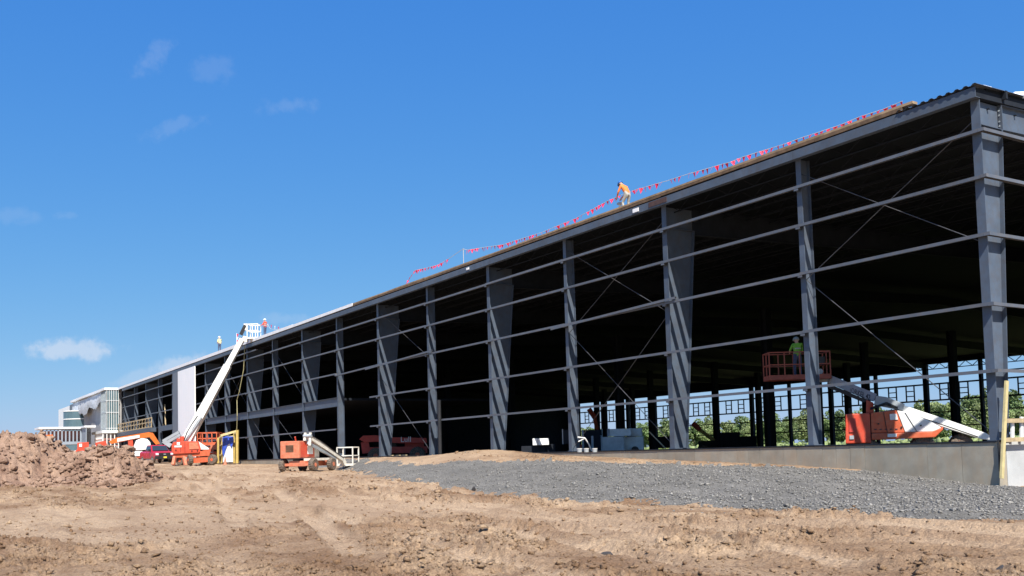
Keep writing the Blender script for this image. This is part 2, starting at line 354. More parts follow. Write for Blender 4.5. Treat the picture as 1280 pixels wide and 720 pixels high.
def blocks(x, y, s=0):
    """broken blocks: each cell a tilted lump of its own height with a crack around it"""
    wx = x+.35*fbm(x*1.3, y*1.3, 3, s+50); wy = y+.35*fbm(x*1.3+9, y*1.3+4, 3, s+60)
    ix = np.floor(wx); iy = np.floor(wy); f1 = np.full(x.shape, 9.0); f2 = f1.copy(); hh = np.zeros(x.shape)
    for dx in (-1,0,1):
        for dy in (-1,0,1):
            cx = ix+dx; cy = iy+dy; ux = wx-cx-_hash(cx,cy,s); uy = wy-cy-_hash(cx,cy,s+9); d = np.sqrt(ux*ux+uy*uy)
            h = _hash(cx,cy,s+5)+(_hash(cx,cy,s+6)-.5)*1.1*ux+(_hash(cx,cy,s+7)-.5)*1.1*uy
            nearer = d < f1
            f2 = np.where(nearer, f1, np.minimum(f2, d)); hh = np.where(nearer, h, hh); f1 = np.where(nearer, d, f1)
    e = np.clip((f2-f1)/.28, 0, 1)
    return hh*(.25+.75*e)*1.0 - .35*(1-e)**2
def sstep(a, b, x): t = np.clip((x-a)/(b-a), 0, 1); return t*t*(3-2*t)

# ------------------------------------------------------------------ ground
GX = [-3000,-200,-110,-92,-84,-77,-60,-50,-37,-30,-20,-10,0,40,3000]
GZ = [-.3,-.05,-.03,-.04,-.2,-.38,-.5,-.58,-.74,-.92,-1.2,-1.42,-1.5,-1.55,-1.6]
BX = [-140,-60,-46,-35,-28,-19,-14.3,-11.9,-7.7,-4.9,-2.7,0,3,7]
BZ = [-.2,-.2,-.17,-.16,-.06,-.38,-.56,-.64,-.80,-.94,-1.15,-1.44,-1.5,-1.5]
def toe_y(x): return np.interp(x, [-58,-50,-42,-30,-24,-18,-12,-6,0,5,6.5,7.5], [-1.5,-3,-4.6,-7.6,-9.2,-9.6,-11.1,-11.3,-11.0,-11.1,-9.0,-5.0])
def gravel_mask(x, y):
    n = fbm(x*.5, y*.5, 4, 31)*2.6 + fbm(x*2.5, y*2.5, 4, 37)*1.5
    inside = (y - (toe_y(x)+n) > 0) & (y < 0.4) & (x > -48+n*3) & (x < 7.5+n)
    strip = (y > np.interp(x, [-60,-46,-36,-26,-18,-12,-6,-4], [-2.5,-2.4,-4.2,-5.8,-5.2,-3.6,-1.0,.2]) + fbm(x*.4, y*0.4, 3, 51)*2.0+fbm(x*1.6, y*1.6, 3, 53)*.8) & (x < -4) & (x > -60)     # dusty dirt strip along the wall
    return inside & ~strip
def graded_zone(x, y): return sstep(.42, .6, vnoise(x*.11+4, y*.25, 131)*.75+vnoise(x*.5, y*.8, 132)*.25)
def tracks(x, y):
    """tyre tracks: how deep inside one we are, and its relief with cleat marks and squeezed-up shoulders"""
    w = np.zeros(x.shape); z = np.zeros(x.shape)
    for yc, sl, ph, am in ((-19.6, -.10, .2, .5), (-15.8, .03, .16, .4), (-23.4, -.24, .11, .6), (-12.9, -.02, .13, .3), (-17.4, -.16, .09, .8)):
        for off in (-1.0, 1.0):
            e_ = y-(yc+off+sl*(x-4)-am*np.sin(x*ph)); br = sstep(.22, .5, vnoise(x*.22+yc, y*.3, 140))
            inn = np.exp(-(e_/.34)**4)*br; w = np.maximum(w, inn)
            z = z-.085*inn+.075*np.exp(-((np.abs(e_)-.46)/.13)**2)*br+inn*.02*np.sin(x*21+e_*9)
    return w, z
def ground_h(x, y):
    base = np.interp(x, GX, GZ)
    bank = np.interp(x, BX, BZ); ty = toe_y(x)
    t = sstep(0.0, 1.0, (y-ty)/np.maximum(np.minimum(-ty-3.2, 5.0), 1.2))
    h = np.where((x > -59) & (x < 8), base+(np.maximum(bank, base)-base)*t, base)
    h = h + 0.10*sstep(0, .7, y-ty-.1)*sstep(8, 5, x)*sstep(-48, -36, x)*(y < 0)      # crisp toe of the gravel
    inside = (x > -141) & (x < 0.0) & (y > 0.15)
    far = sstep(60, 130, np.hypot(x-17, y+28))
    g = gravel_mask(x, y)
    amp = np.where(g, .25, 1.0)*(1-.85*far)*np.where(y > 0, .5, 1)
    rut = fbm(x*.12+3, y*.9, 4, 3)*.34
    tw, tl = tracks(x, y)
    rut = rut*.8+tl
    lump = sstep(.46, .62, vnoise(x*.34, y*.62, 71)*.7+vnoise(x*1.3, y*1.3, 73)*.3)
    graded = np.maximum(graded_zone(x, y), tw)
    rough = fbm(x*1.7, y*1.7, 4, 13)*.11 + lump*(blocks(x*2.4, y*2.4, 5)*.085+blocks(x*5.2, y*5.2, 6)*.07+fbm(x*6, y*6, 3, 8)*.07) + (.4+.6*lump)*blocks(x*9, y*9, 16)*.035 + fbm(x*10, y*10, 4, 19)*.045
    rough = rough*(1-.72*graded)
    wallside = sstep(-3.5, -.2, y)*(y < .4)*((x < 0.3))
    h = h + (rut+rough)*amp*(1-.8*wallside) + np.where(g, fbm(x*.8, y*.8, 3, 91)*.16, 0)
    # spoil against the wall, left half
    h = h + .22*np.exp(-((x+28.5)/4.0)**2-((y+1.4)/1.3)**2) + .16*np.exp(-((x+48.5)/3.0)**2-((y+1.6)/1.6)**2)
    h = np.where((y > -1.2) & (y < .4) & (x < 0.3), np.minimum(h, np.interp(x, BX, BZ)+.26*np.exp(-((x+28.5)/4.0)**2)+.1), h)
    h = np.where(inside, -.62+fbm(x*.4, y*.4, 3, 61)*.15, h)
    d = np.hypot(x-17, y+28)
    h = np.where(d < 3.2, np.minimum(h, -1.5), h)
    return h

az0 = math.atan2(_F.y, _F.x)
az = np.concatenate([np.linspace(az0-math.radians(36), az0+math.radians(36), 860), np.linspace(az0+math.radians(36), az0+math.radians(324), 120)[1:-1]])
rad = np.concatenate([np.geomspace(.25, 9, 40)[:-1], np.geomspace(9, 130, 400)[:-1], np.geomspace(130, 4000, 40)])
A, Rr = np.meshgrid(az, rad)
gx = 17.559+Rr*np.cos(A); gy = -28.509+Rr*np.sin(A); gz = ground_h(gx, gy)
nr, na = gx.shape
ii = np.arange(nr*na).reshape(nr, na)
a0 = ii[:-1, :]; a1 = np.roll(ii, -1, 1)[:-1, :]; b0 = ii[1:, :]; b1 = np.roll(ii, -1, 1)[1:, :]
quads = np.stack([a0, b0, b1, a1], -1).reshape(-1, 4)
V = np.stack([gx, gy, gz], -1).reshape(-1, 3)
cenx = V[quads].mean(1)
gm = gravel_mask(cenx[:, 0], cenx[:, 1])
inside_q = (cenx[:, 0] > -141) & (cenx[:, 0] < 0) & (cenx[:, 1] > .1) & (cenx[:, 1] < 86)
field_q = ((cenx[:, 1] > 92) | (cenx[:, 0] < -230) | (cenx[:, 1] < -150) | (cenx[:, 0] > 160)) & ~gm
def sub_mesh(name, qs, material, kind='structure', centre=False):
    u, inv = np.unique(qs, return_inverse=True); v = V[u]; q = inv.reshape(-1, 4)
    me = bpy.data.meshes.new(name)
    me.vertices.add(len(v)); me.vertices.foreach_set('co', v.astype(np.float32).ravel())
    me.loops.add(len(q)*4); me.loops.foreach_set('vertex_index', q.astype(np.int32).ravel())
    me.polygons.add(len(q)); me.polygons.foreach_set('loop_start', np.arange(0, len(q)*4, 4, dtype=np.int32))
    me.polygons.foreach_set('use_smooth', np.ones(len(q), dtype=bool))
    me.update(calc_edges=True); me.validate(); me.materials.append(M[material])
    return tag(link(name, me), kind=kind)
cc = len(V); V = np.vstack([V, [[17.559, -28.509, -1.5]]])
gq = quads[~gm & ~inside_q & ~field_q]
gnd = tag(sub_mesh('ground', gq, 'dirt'), 'rough brown dirt of the building site', 'ground')
gu = np.unique(gq); pv = np.maximum(graded_zone(V[gu, 0], V[gu, 1])*.55, tracks(V[gu, 0], V[gu, 1])[0])*(.55+.9*vnoise(V[gu, 0]*.7, V[gu, 1]*.7, 150))
at = gnd.data.attributes.new('packed', 'FLOAT', 'POINT')
if len(gnd.data.vertices) == len(gu): at.data.foreach_set('value', np.clip(pv, 0, 1).astype(np.float32))
tag(sub_mesh('gravel_bank', quads[gm], 'gravel'), 'grey gravel bank sloping down from the concrete wall', 'gravel')
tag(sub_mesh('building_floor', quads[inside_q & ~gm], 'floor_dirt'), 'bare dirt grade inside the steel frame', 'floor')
tag(sub_mesh('meadow', quads[field_q], 'grass'), 'green meadow beyond the building', 'meadow')

def lumps(name, pts, sizes, material, faces='ico', flat=.7):
    """many small irregular stones or clods as one mesh"""
    t = (1+5**.5)/2
    if faces == 'ico':
        bv = np.array([(-1,t,0),(1,t,0),(-1,-t,0),(1,-t,0),(0,-1,t),(0,1,t),(0,-1,-t),(0,1,-t),(t,0,-1),(t,0,1),(-t,0,-1),(-t,0,1)])/1.9
        bf = np.array([(0,11,5),(0,5,1),(0,1,7),(0,7,10),(0,10,11),(1,5,9),(5,11,4),(11,10,2),(10,7,6),(7,1,8),(3,9,4),(3,4,2),(3,2,6),(3,6,8),(3,8,9),(4,9,5),(2,4,11),(6,2,10),(8,6,7),(9,8,1)])
    else:
        bv = np.array([(1,0,0),(-1,0,0),(0,1,0),(0,-1,0),(0,0,1),(0,0,-1)], float)
        bf = np.array([(0,2,4),(2,1,4),(1,3,4),(3,0,4),(2,0,5),(1,2,5),(3,1,5),(0,3,5)])
    n = len(pts); k = len(bv)
    j = 1+RNG.uniform(-.5, .5, (n, k, 3))
    sc = np.stack([RNG.uniform(.7, 1.7, n), RNG.uniform(.6, 1.2, n), RNG.uniform(.35, .9, n)*flat/.7], -1)
    q = RNG.normal(size=(n, 4)); q /= np.linalg.norm(q, axis=1)[:, None]; w, x, y, z = q.T
    Rm = np.stack([1-2*(y*y+z*z),2*(x*y-z*w),2*(x*z+y*w),2*(x*y+z*w),1-2*(x*x+z*z),2*(y*z-x*w),2*(x*z-y*w),2*(y*z+x*w),1-2*(x*x+y*y)], -1).reshape(n,3,3)
    vv = np.einsum('nij,nkj->nki', Rm, bv[None]*j)*sc[:, None]*np.asarray(sizes)[:, None, None] + np.asarray(pts)[:, None]
    ff = (bf[None]+(np.arange(n)*k)[:, None, None]).reshape(-1, 3)
    me = bpy.data.meshes.new(name); vv = vv.reshape(-1, 3)
    me.vertices.add(len(vv)); me.vertices.foreach_set('co', vv.astype(np.float32).ravel())
    me.loops.add(len(ff)*3); me.loops.foreach_set('vertex_index', ff.astype(np.int32).ravel())
    me.polygons.add(len(ff)); me.polygons.foreach_set('loop_start', np.arange(0, len(ff)*3, 3, dtype=np.int32))
    me.update(calc_edges=True); me.materials.append(M[material])
    return me

# ------------------------------------------------------------------ the steel framed building
S, X0 = 7.62, .49
colx = [0.0]+[X0-S*i for i in range(1, 19)]
XL = -139.6
GIRT_Z = [9.67, 8.22, 6.40, 4.22, 2.17]
bld = thing('warehouse_frame', 'long unclad blue grey steel warehouse frame on a concrete foundation wall', 'building', (0, 0, 0))

# foundation walls in panels
xs = [0.14]
while xs[-1] > XL: xs.append(max(XL, xs[-1]-random.choice((.61, 1.22, 1.22, 2.44) if xs[-1] > -45 else (2.44, 3.66))))
for a, b in zip(xs[:-1], xs[1:]):
    MB().box((a-.006, -.07+random.uniform(-.004, .004), -1.9), (b+.006, .34, -.012+random.uniform(-.004, .004))).build('concrete_panel', 'concrete', bld)
y = .345
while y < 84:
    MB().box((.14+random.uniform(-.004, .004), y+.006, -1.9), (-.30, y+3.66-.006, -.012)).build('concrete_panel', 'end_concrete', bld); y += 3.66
MB().box((.12, -.10, -.02), (XL, .36, .035)).build('sill_plate', 'dark_steel', bld)

def main_column(x, d0=.74, d1=1.62, ztop=9.75, hw=.15):
    mb = MB()
    mb.box((x-hw, -.012, .03), (x+hw, .012, 10.75))                                 # outer flange
    mb.prism([(x-.01, .01, .03), (x-.01, d0, .03), (x-.01, d1, ztop), (x-.01, d1, 10.7), (x-.01, .01, 10.7)], (.02, 0, 0))   # web
    mb.prism([(x-hw, d0, .03), (x-hw, d0+.022, .03), (x-hw, d1+.022, ztop), (x-hw, d1, ztop)], (2*hw, 0, 0))                 # inner flange
    c = mb.build('column', 'steel', bld)
    MB().box((x-hw-.06, -.05, .036), (x+hw+.06, d0+.08, .066)).build('base_plate', 'steel', c)
    s = MB(); s.box((x-hw+.012, .014, ztop-.012), (x-.012, d1-.004, ztop+.012)); s.box((x+.012, .014, ztop-.012), (x+hw-.012, d1-.004, ztop+.012))
    s.build('stiffener', 'steel', c)
    return c
def wind_column(x, d=.46, hw=.12):
    mb = MB(); mb.box((x-hw, -.012, .03), (x+hw, .012, 10.75)); mb.box((x-.009, .01, .03), (x+.009, d, 10.75)); mb.box((x-hw, d, .03), (x+hw, d+.02, 10.75))
    c = mb.build('column', 'steel', bld)
    MB().box((x-hw-.06, -.05, .036), (x+hw+.06, d+.07, .066)).build('base_plate', 'steel', c)
    return c
for i, x in enumerate(colx):
    if i == 0: main_column(x, .52, 1.16, 9.92)
    elif i % 2 == 0: main_column(x)
    else: wind_column(x)

# rafters and roof
def roof_z(y): return 11.05 + (.95*y/42 if y < 42 else .95-1.5*(y-42)/42)
for i, x in enumerate(colx):
    if i and i % 2: continue
    d1 = 1.2 if i == 0 else 1.66
    dep = .80 if i == 0 else 1.15
    mb = MB(); top = -.35
    pts = [(x-.01, d1, roof_z(d1)+top), (x-.01, 42, roof_z(42)+top), (x-.01, 84, roof_z(84)+top), (x-.01, 84, roof_z(84)+top-.8), (x-.01, 42, roof_z(42)+top-.7), (x-.01, d1, roof_z(d1)+top-dep)]
    mb.prism(pts, (.02, 0, 0))
    for k in ((0, 1), (1, 2)):
        a, b = pts[k[0]], pts[k[1]]; mb.beam((x, a[1], a[2]), (x, b[1], b[2]), .26, .02)
    for k in ((5, 4), (4, 3)):
        a, b = pts[k[0]], pts[k[1]]; mb.beam((x, a[1], a[2]), (x, b[1], b[2]), .26, .02)
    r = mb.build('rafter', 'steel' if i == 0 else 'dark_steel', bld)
    if i == 0:
        MB().box((.012, 1.19, 9.9), (.15, 1.215, 10.7)).build('stiffener', 'steel', r)
        MB().box((.012, 3.6, 10.0), (.15, 3.62, 10.7)).build('stiffener', 'steel', r)
        for zz in (10.05, 10.2, 10.4, 10.55):
            MB().tube((.05, 1.17, zz), (.05, 1.26, zz), .03, 6).build('bolt', 'galv', r)
# roof sheet: outer skin split at the ridge; the white membrane lies on the left part
def roof_piece(name, xa, xb, ya, yb, dz, th, material):
    mb = MB()
    mb.prism([(xa, ya, roof_z(max(ya, 0))+dz), (xa, yb, roof_z(yb)+dz), (xa, yb, roof_z(yb)+dz+th), (xa, ya, roof_z(max(ya, 0))+dz+th)], (xb-xa, 0, 0))
    return mb.build(name, material, bld)
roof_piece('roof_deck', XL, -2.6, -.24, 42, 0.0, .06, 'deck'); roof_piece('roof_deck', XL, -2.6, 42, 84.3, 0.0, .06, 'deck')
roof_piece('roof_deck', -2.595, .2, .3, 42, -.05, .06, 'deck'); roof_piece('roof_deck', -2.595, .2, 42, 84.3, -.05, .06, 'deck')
roof_piece('insulation_board', -49, -3.4, -.1, 42, .07, .10, 'tan_board'); roof_piece('insulation_board', -49, -3.4, 42, 84, .07, .10, 'tan_board')
for xa_, xb_, th_ in ((-62, -49, .215), (-76, -62.01, .26), (XL, -76.01, .31)):
    roof_piece('roof_membrane', xa_, xb_, -.32, 42, .07, th_, 'membrane'); roof_piece('roof_membrane', xa_, xb_, 42, 84.3, .07, th_, 'membrane')
# corrugated deck at the near end
mb = MB(); x = -2.59; prof = []
while x < .25: prof += [(x, 0), (x+.07, .055), (x+.15, .055), (x+.22, 0)]; x += .30
n = len(prof); ya, yb = -.36, 2.4
vs = [(px, ya, roof_z(0)+.02+pz) for px, pz in prof]+[(px, yb, roof_z(yb)+.02+pz) for px, pz in prof]
mb.add(vs, [(k, k+1, n+k+1, n+k) for k in range(n-1)]); mb.build('corrugated_deck', 'steel', bld)
# eave fascia, boards on it
for i in range(18):
    a, b = colx[i] if i else .22, colx[i+1]
    f = MB(); f.box((a-.004, -.30, 10.71), (b+.004, -.285, 11.03)); f.box((a-.004, -.284, 10.71), (b+.004, -.06, 10.725))
    f.box((a-.004, -.284, 11.015), (b+.004, -.10, 11.03))
    f.build('eave_fascia', 'steel', bld)
for name, z0, z1, material, xa, xb, yy in (('edge_board', 11.10, 11.21, 'brown_board', -58, -2.4, -.29), ('edge_board', 11.225, 11.31, 'tan_board', -56, -2.0, -.27)):
    x = xb
    while x > xa:
        nx = max(xa, x-random.choice((3.66, 4.88))); MB().box((x-.01, yy, z0+random.uniform(-.012, .012)), (nx, yy+.26, z1+random.uniform(-.012, .012))).build(name, material, bld); x = nx
MB().box((-14.2, -.318, 10.78), (-15.4, -.302, 11.0)).build('splice_plate', 'rust', bld)
MB().box((-16.1, -.33, 10.78), (-16.5, -.302, 10.95)).build('clip', 'white_panel', bld)
MB().box((-31.6, -.33, 10.82), (-31.9, -.302, 10.95)).build('clip', 'white_panel', bld)
# rake edge of the end wall
mb = MB(); mb.beam((.1, -.28, 10.87), (.1, 42, roof_z(42)-.18), .16, .30); mb.build('rake_purlin', 'dark_steel', bld)
for k, yy in enumerate((1.2, 3.4, 5.6)):
    MB().box((.17, yy-.05, 10.86), (.34, yy+.05, 11.12)).build('rake_clip', 'dark_steel', bld)
# purlins under the deck (run along the building)
for k, yy in enumerate([.6, 2.1, 3.6, 5.1, 6.6, 8.1, 9.6, 11.1, 12.6, 15.6, 18.6, 21.6]):
    z = roof_z(yy)
    mb = MB(); mb.beam((.1, yy, z-.04), (XL+.2, yy, z-.04), .07, .05); mb.beam((.1, yy, z-.55), (-76, yy, z-.55), .05, .04)
    x = -.2; up = True
    while x > -76: mb.beam((x, yy, z-.06 if up else z-.53), (x-.75, yy, z-.53 if up else z-.06), .025, .025); x -= .75; up = not up
    mb.build('bar_joist', 'dark_steel', bld)

# girts: Z-shaped, one length per bay
def girt(xa, xb, za, zb, y0=-.205, y1=-.014, name='girt', th=.105, mat_='girt'):
    mb = MB()
    def seg(ya, yb, dza, dzb): mb.prism([(xa, ya, za+dza), (xa, yb, za+dza), (xa, yb, za+dzb), (xa, ya, za+dzb)], (xb-xa, 0, zb-za))
    seg(y0, y0+.008, -th/2, th/2); seg(y0+.008, y1-.008, th/2-.008, th/2); seg(y1-.008, y1, -th/2+.02, th/2)
    return mb.build(name, mat_, bld)
for i in range(18):
    xa = .33 if i == 0 else colx[i]; xb = colx[i+1]
    if i == 18-5 or (xa < -94 and xb > -106): pass
    for k, z in enumerate(GIRT_Z):
        if i == 6 and k in (3, 4): continue
        if i > 6 and k == 3: continue
        if i >= 13 and k == 4: continue
        if i >= 13 and k == 2 and False: continue
        if xb > -94.3 or xa < -104.5:
            ea = eb = 0
        dz = random.uniform(-.012, .012)
        xe = xb+.005
        if i == 5 and k in (3, 4): xe = xb-1.2
        if i == 12: xe = -94.2
        a = xa-.005
        if i == 13: a = -104.6
        girt(a, xe, z+dz, z+dz-(.12 if (i == 6 and k == 2) else 0))
for i in range(1, 19):
    for k, z in enumerate(GIRT_Z):
        if (i > 6 and k == 3) or (i >= 13 and k == 4) or (-104.8 < colx[i] < -94): continue
        if i == 7 and k == 4: continue
        c = MB().box((colx[i]-.10, -.20, z-.13), (colx[i]+.10, -.19, z-.055)); c.box((colx[i]-.006, -.19, z-.16), (colx[i]+.006, -.016, z+.045)); c.build('girt_clip', 'girt', bld)
# loose doubled lengths
girt(-13.9, -23.4, 6.52, 6.30, -.30, -.215, 'loose_girt'); girt(-36.6, -46.9, 6.55, 6.26, -.30, -.215, 'loose_girt')
girt(-72.3, -80, 10.3, 10.3, name='girt')
# end wall girts and columns (face towards +X)
for z in GIRT_Z:
    mb = MB(); y0, y1 = -.20, 84
    mb.box((.355, y0, z-.052), (.347, y1, z+.052)); mb.box((.346, y0, z+.044), (.168, y1, z+.052)); mb.box((.167, y0, z-.03), (.159, y1, z+.052))
    mb.build('end_girt', 'girt', bld)
    MB().box((.345, -.21, z-.05), (.16, -.202, z+.04)).build('girt_clip', 'girt', bld)
for yy in (9.3, 18.6, 28, 37.3, 46.6, 56):
    mb = MB(); mb.box((.10, yy-.12, 0), (.115, yy+.12, roof_z(yy)-1.2)); mb.box((-.25, yy-.01, 0), (.10, yy+.01, roof_z(yy)-1.2)); mb.box((-.265, yy-.12, 0), (-.25, yy+.12, roof_z(yy)-1.2))
    mb.build('column', 'dark_steel', bld)

# rod bracing
for (i, j, za, zb) in [(0, 1, 10.2, 6.2), (0, 1, 6.2, .2), (2, 3, 10.2, 6.0), (2, 3, 6.0, .15), (5, 6, 10.2, 6.2), (5, 6, 5.6, .15), (8, 9, 9.8, 5.0), (8, 9, 4.0, .2), (9, 10, 4.4, .2), (10, 11, 9.6, 5.0), (12, 11, 9.6, 5.0)]:
    xa, xb = colx[i], colx[j]
    for a, b in ((za, zb), (zb, za)):
        if (i, j, za) in ((5, 6, 5.6), (5, 6, 10.2), (8, 9, 9.8), (8, 9, 4.0), (9, 10, 4.4), (0, 1, 6.2)) and a == za: continue
        MB().tube((xa-.03, .12, a), (xb+.03, .12, b), .015, 6).build('brace_rod', 'rod', bld)

# mezzanine beam, floor and wooden guard rail
for i in range(7, 12):
    xa, xb = colx[i], max(colx[i+1], -94.2)
    mb = MB(); mb.box((xa-.01, -.04, 3.93), (xb+.01, .18, 3.95)); mb.box((xa-.01, -.04, 4.60), (xb+.01, .18, 4.62)); mb.box((xa-.01, .06, 3.95), (xb+.01, .08, 4.60))
    mb.build('floor_beam', 'steel', bld)
mb = MB(); mb.box((-104.8, -.04, 3.95), (-113.2, .16, 4.6)); mb.build('floor_beam', 'steel', bld)
mb = MB(); mb.box((-116, -.5, 4.0), (XL, .16, 4.55)); mb.build('floor_beam', 'steel', bld)
MB().box((-53.2, .2, 4.42), (XL, 14, 4.60)).build('mezzanine_floor', 'dark_steel', bld)
rail = MB(); rail.box((-116.2, -.46, 4.57), (XL+.3, -.40, 4.70)); gr = rail.build('guard_rail', 'lumber', bld)
x = -116.3
while x > XL+.3:
    MB().box((x, -.40, 4.57), (x-.14, -.30, 5.9)).build('rail_post', 'lumber', gr); x -= 1.9
for z in (5.2, 5.75): MB().box((-116.2, -.46, z), (XL+.3, -.405, z+.14)).build('rail', 'lumber', gr)
for k in range(3): MB().beam((-112.2-k*1.7, .5, 4.6), (-113-k*1.7, .6, 7.4), .14, .14).build('shore_post', 'lumber', bld)

# white and grey wall sheets in the front plane
x = -94.1
for k in range(7):
    MB().box((x-.004, -.36, -.25), (x-1.114+.004, -.26, 10.70)).build('wall_panel', 'white_panel', bld); x -= 1.114
for k in range(3):
    MB().box((x-.004, -.33, -.25), (x-.92+.004, -.24, 10.70)).build('wall_panel', 'grey_panel', bld); x -= .92

# interior columns, the closed far left and the open rear wall
for px, Y in ((963, 28), (776, 28), (1085, 56), (896, 56), (1196, 56), (747, 56), (640, 28), (560, 28), (1062, 70), (1026, 70), (950, 70), (815, 56), (720, 70), (757, 70), (792, 70)):
    X = on_y(px, 545, Y).x; zt = roof_z(Y)-1.1
    mb = MB(); mb.box((X-.3, Y-.02, -.7), (X+.3, Y+.02, zt)); mb.box((X-.32, Y-.3, -.7), (X-.3, Y+.3, zt)); mb.box((X+.3, Y-.3, -.7), (X+.32, Y+.3, zt))
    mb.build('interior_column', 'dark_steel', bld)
RY = 84.0
for k in range(19): MB().box((.12, 15+k*3.6, .03), (.15, 18.59+k*3.6, roof_z(15+k*3.6)-.55)).build('light_blocking_sheet', 'dark_steel', bld)  # added sheeting, out of view, that keeps light out of the interior
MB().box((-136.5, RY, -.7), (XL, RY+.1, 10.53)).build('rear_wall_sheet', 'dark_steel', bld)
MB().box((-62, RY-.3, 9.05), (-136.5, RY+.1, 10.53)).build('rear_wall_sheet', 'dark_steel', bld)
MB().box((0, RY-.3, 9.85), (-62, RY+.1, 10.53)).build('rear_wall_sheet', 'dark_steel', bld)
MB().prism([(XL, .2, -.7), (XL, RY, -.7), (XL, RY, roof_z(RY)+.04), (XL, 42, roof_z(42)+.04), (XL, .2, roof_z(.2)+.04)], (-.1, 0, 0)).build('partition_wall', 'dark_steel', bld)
mb = MB(); x = 0; up = True
while x > -64: mb.beam((x, RY-1.5, 9.8 if up else 9.1), (x-.9, RY-1.5, 9.1 if up else 9.8), .07, .07); x -= .9; up = not up
mb.box((0, RY-1.56, 9.04), (-64, RY-1.44, 9.14)); mb.build('rear_joist', 'dark_steel', bld)
for i in range(1, 19):
    x = X0-S*i; w = .30 if i % 2 == 0 else .17
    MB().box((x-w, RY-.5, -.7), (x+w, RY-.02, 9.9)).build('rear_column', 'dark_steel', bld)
    for z, t in ((1.9, .07), (3.65, .07), (5.2, .10), (7.3, .10), (8.3, .07)):
        if i < 18: MB().box((x, RY-.02, z-t), (x-S, RY+.12, z+t)).build('rear_girt', 'dark_steel', bld)
    if i < 6: 
        pts = [(x-S*k/12, RY-.3, 7.0+.35*math.cos(k/12*math.pi*2)*.8) for k in range(13)]
        MB().chain(pts, .06, 5).build('sagging_cable', 'black', bld)
    else:
        for xx in (x-1.9, x-4.6):
            fr = MB(); fr.box((xx, RY-.05, 5.2), (xx-.13, RY+.08, 7.3)); fr.box((xx-1.2, RY-.05, 5.2), (xx-1.33, RY+.08, 7.3))
            fr.box((xx-.13, RY-.05, 5.85), (xx-1.2, RY+.08, 5.97)); fr.box((xx-.13, RY-.05, 6.5), (xx-1.2, RY+.08, 6.62)); fr.build('window_frame', 'dark_steel', bld)
for i in (4, 7, 9, 11, 13):
    x = X0-S*i; MB().tube((x, RY-.2, .2), (x-S, RY-.2, 4.4), .05, 6).build('brace_rod', 'dark_steel', bld)

# ------------------------------------------------------------------ entrance block at the far left
ent = thing('entrance_block', 'pale entrance block with glazed corner at the far end of the frame', 'building', (-140, 0, 0))
def eb(name, a, b, material, parent=ent, bevel=0):
    return MB().box((a[0]+140, a[1], a[2]), (b[0]+140, b[1], b[2])).build(name, material, parent, bevel)
XA, XB, YF = -140.0, -174.3, -2.0
eb('roof_slab', (XA+.15, YF-.2, 11.1), (XB-.2, 14, 11.45), 'membrane')
eb('core_wall', (XA-.4, YF+.9, 0), (XB, 14, 11.09), 'stucco')
# torn plastic sheet across the top of the recessed front
mb = MB(); n = 40; vs = []; fs = []
for k in range(n+1):
    x = -4-30.0*k/n; zb = 9.3-1.3*k/n+.35*math.sin(k*.5)+random.uniform(-.22, .22)
    for t in range(5):
        z = 11.0+(zb-11.0)*t/4; vs.append((x, YF+.16-.22*math.sin(t/4*math.pi)*random.uniform(.3, 1.2), z))
for k in range(n):
    for t in range(4): a = k*5+t; fs.append((a, a+1, a+6, a+5))
mb.add(vs, fs); mb.build('plastic_sheet', 'plastic_sheet', ent, smooth=True)
eb('upper_beam', (XA-3.6, YF+.3, 9.6), (XB, YF+.88, 11.08), 'pale_blue_panel')
# glazed corner
for z in (5.2, 7.6, 9.4):
    eb('spandrel', (XA+.06, YF-.06, z), (XA-3.8, YF+.02, z+.16), 'galv')
    eb('spandrel', (XA+.08, YF+.03, z), (XA-.02, -.1, z+.16), 'galv')
for k in range(6):
    x = XA-.05-k*.74; eb('mullion', (x, YF-.08, 4.4), (x-.1, YF+.02, 11.08), 'galv')
for k in range(6):
    yy = YF+.12+k*.33; eb('mullion', (XA+.1, yy, 4.4), (XA-.02, yy+.06, 11.08), 'white_paint')
for a, b in ((4.5, 5.18), (5.38, 7.58), (7.78, 9.38), (9.58, 11.05)):
    eb('glass_pane', (XA+.01, YF+.10, a), (XA-.02, -.12, b), 'clear_glass'); eb('glass_pane', (XA-.1, YF-.03, a), (XA-3.74, YF, b), 'clear_glass')
# round bay
mb = MB(); mb.lathe((-29.6, YF+.9, 0), (0, 0, 1), [(0.2, 2.9), (9.3, 2.9), (9.3, 2.2)], 28); rb = mb.build('round_bay', 'clear_glass', ent)
for z in (2.2, 4.3, 6.2, 7.8, 9.2):
    mb = MB(); mb.lathe((-29.6, YF+.9, 0), (0, 0, 1), [(z, 2.97), (z+.16, 2.97)], 28); mb.build('band', 'white_paint', rb)
# lower level: framed openings, deck band
eb('deck_band', (XA+.4, YF-.6, 4.55), (XA-9, YF+.4, 4.95), 'white_paint')
eb('deck_band', (XA+.5, YF+.41, 4.55), (XA-.4, .3, 4.95), 'white_paint')
for k in range(5):
    eb('opening_frame', (XA+.3, YF-.5+k*.55, .0), (XA+.15, YF-.38+k*.55, 4.54), 'white_paint')
for k in range(8):
    eb('opening_frame', (XA-.2-k*.9, YF-.5, .0), (XA-.32-k*.9, YF-.38, 4.54), 'white_paint')
for z in (1.4, 2.6, 3.6):
    eb('opening_rail', (XA+.29, YF-.37, z), (XA+.16, .3, z+.12), 'pinkish'); eb('opening_rail', (XA-.33, YF-.49, z), (XA-7, YF-.39, z+.12), 'pinkish')
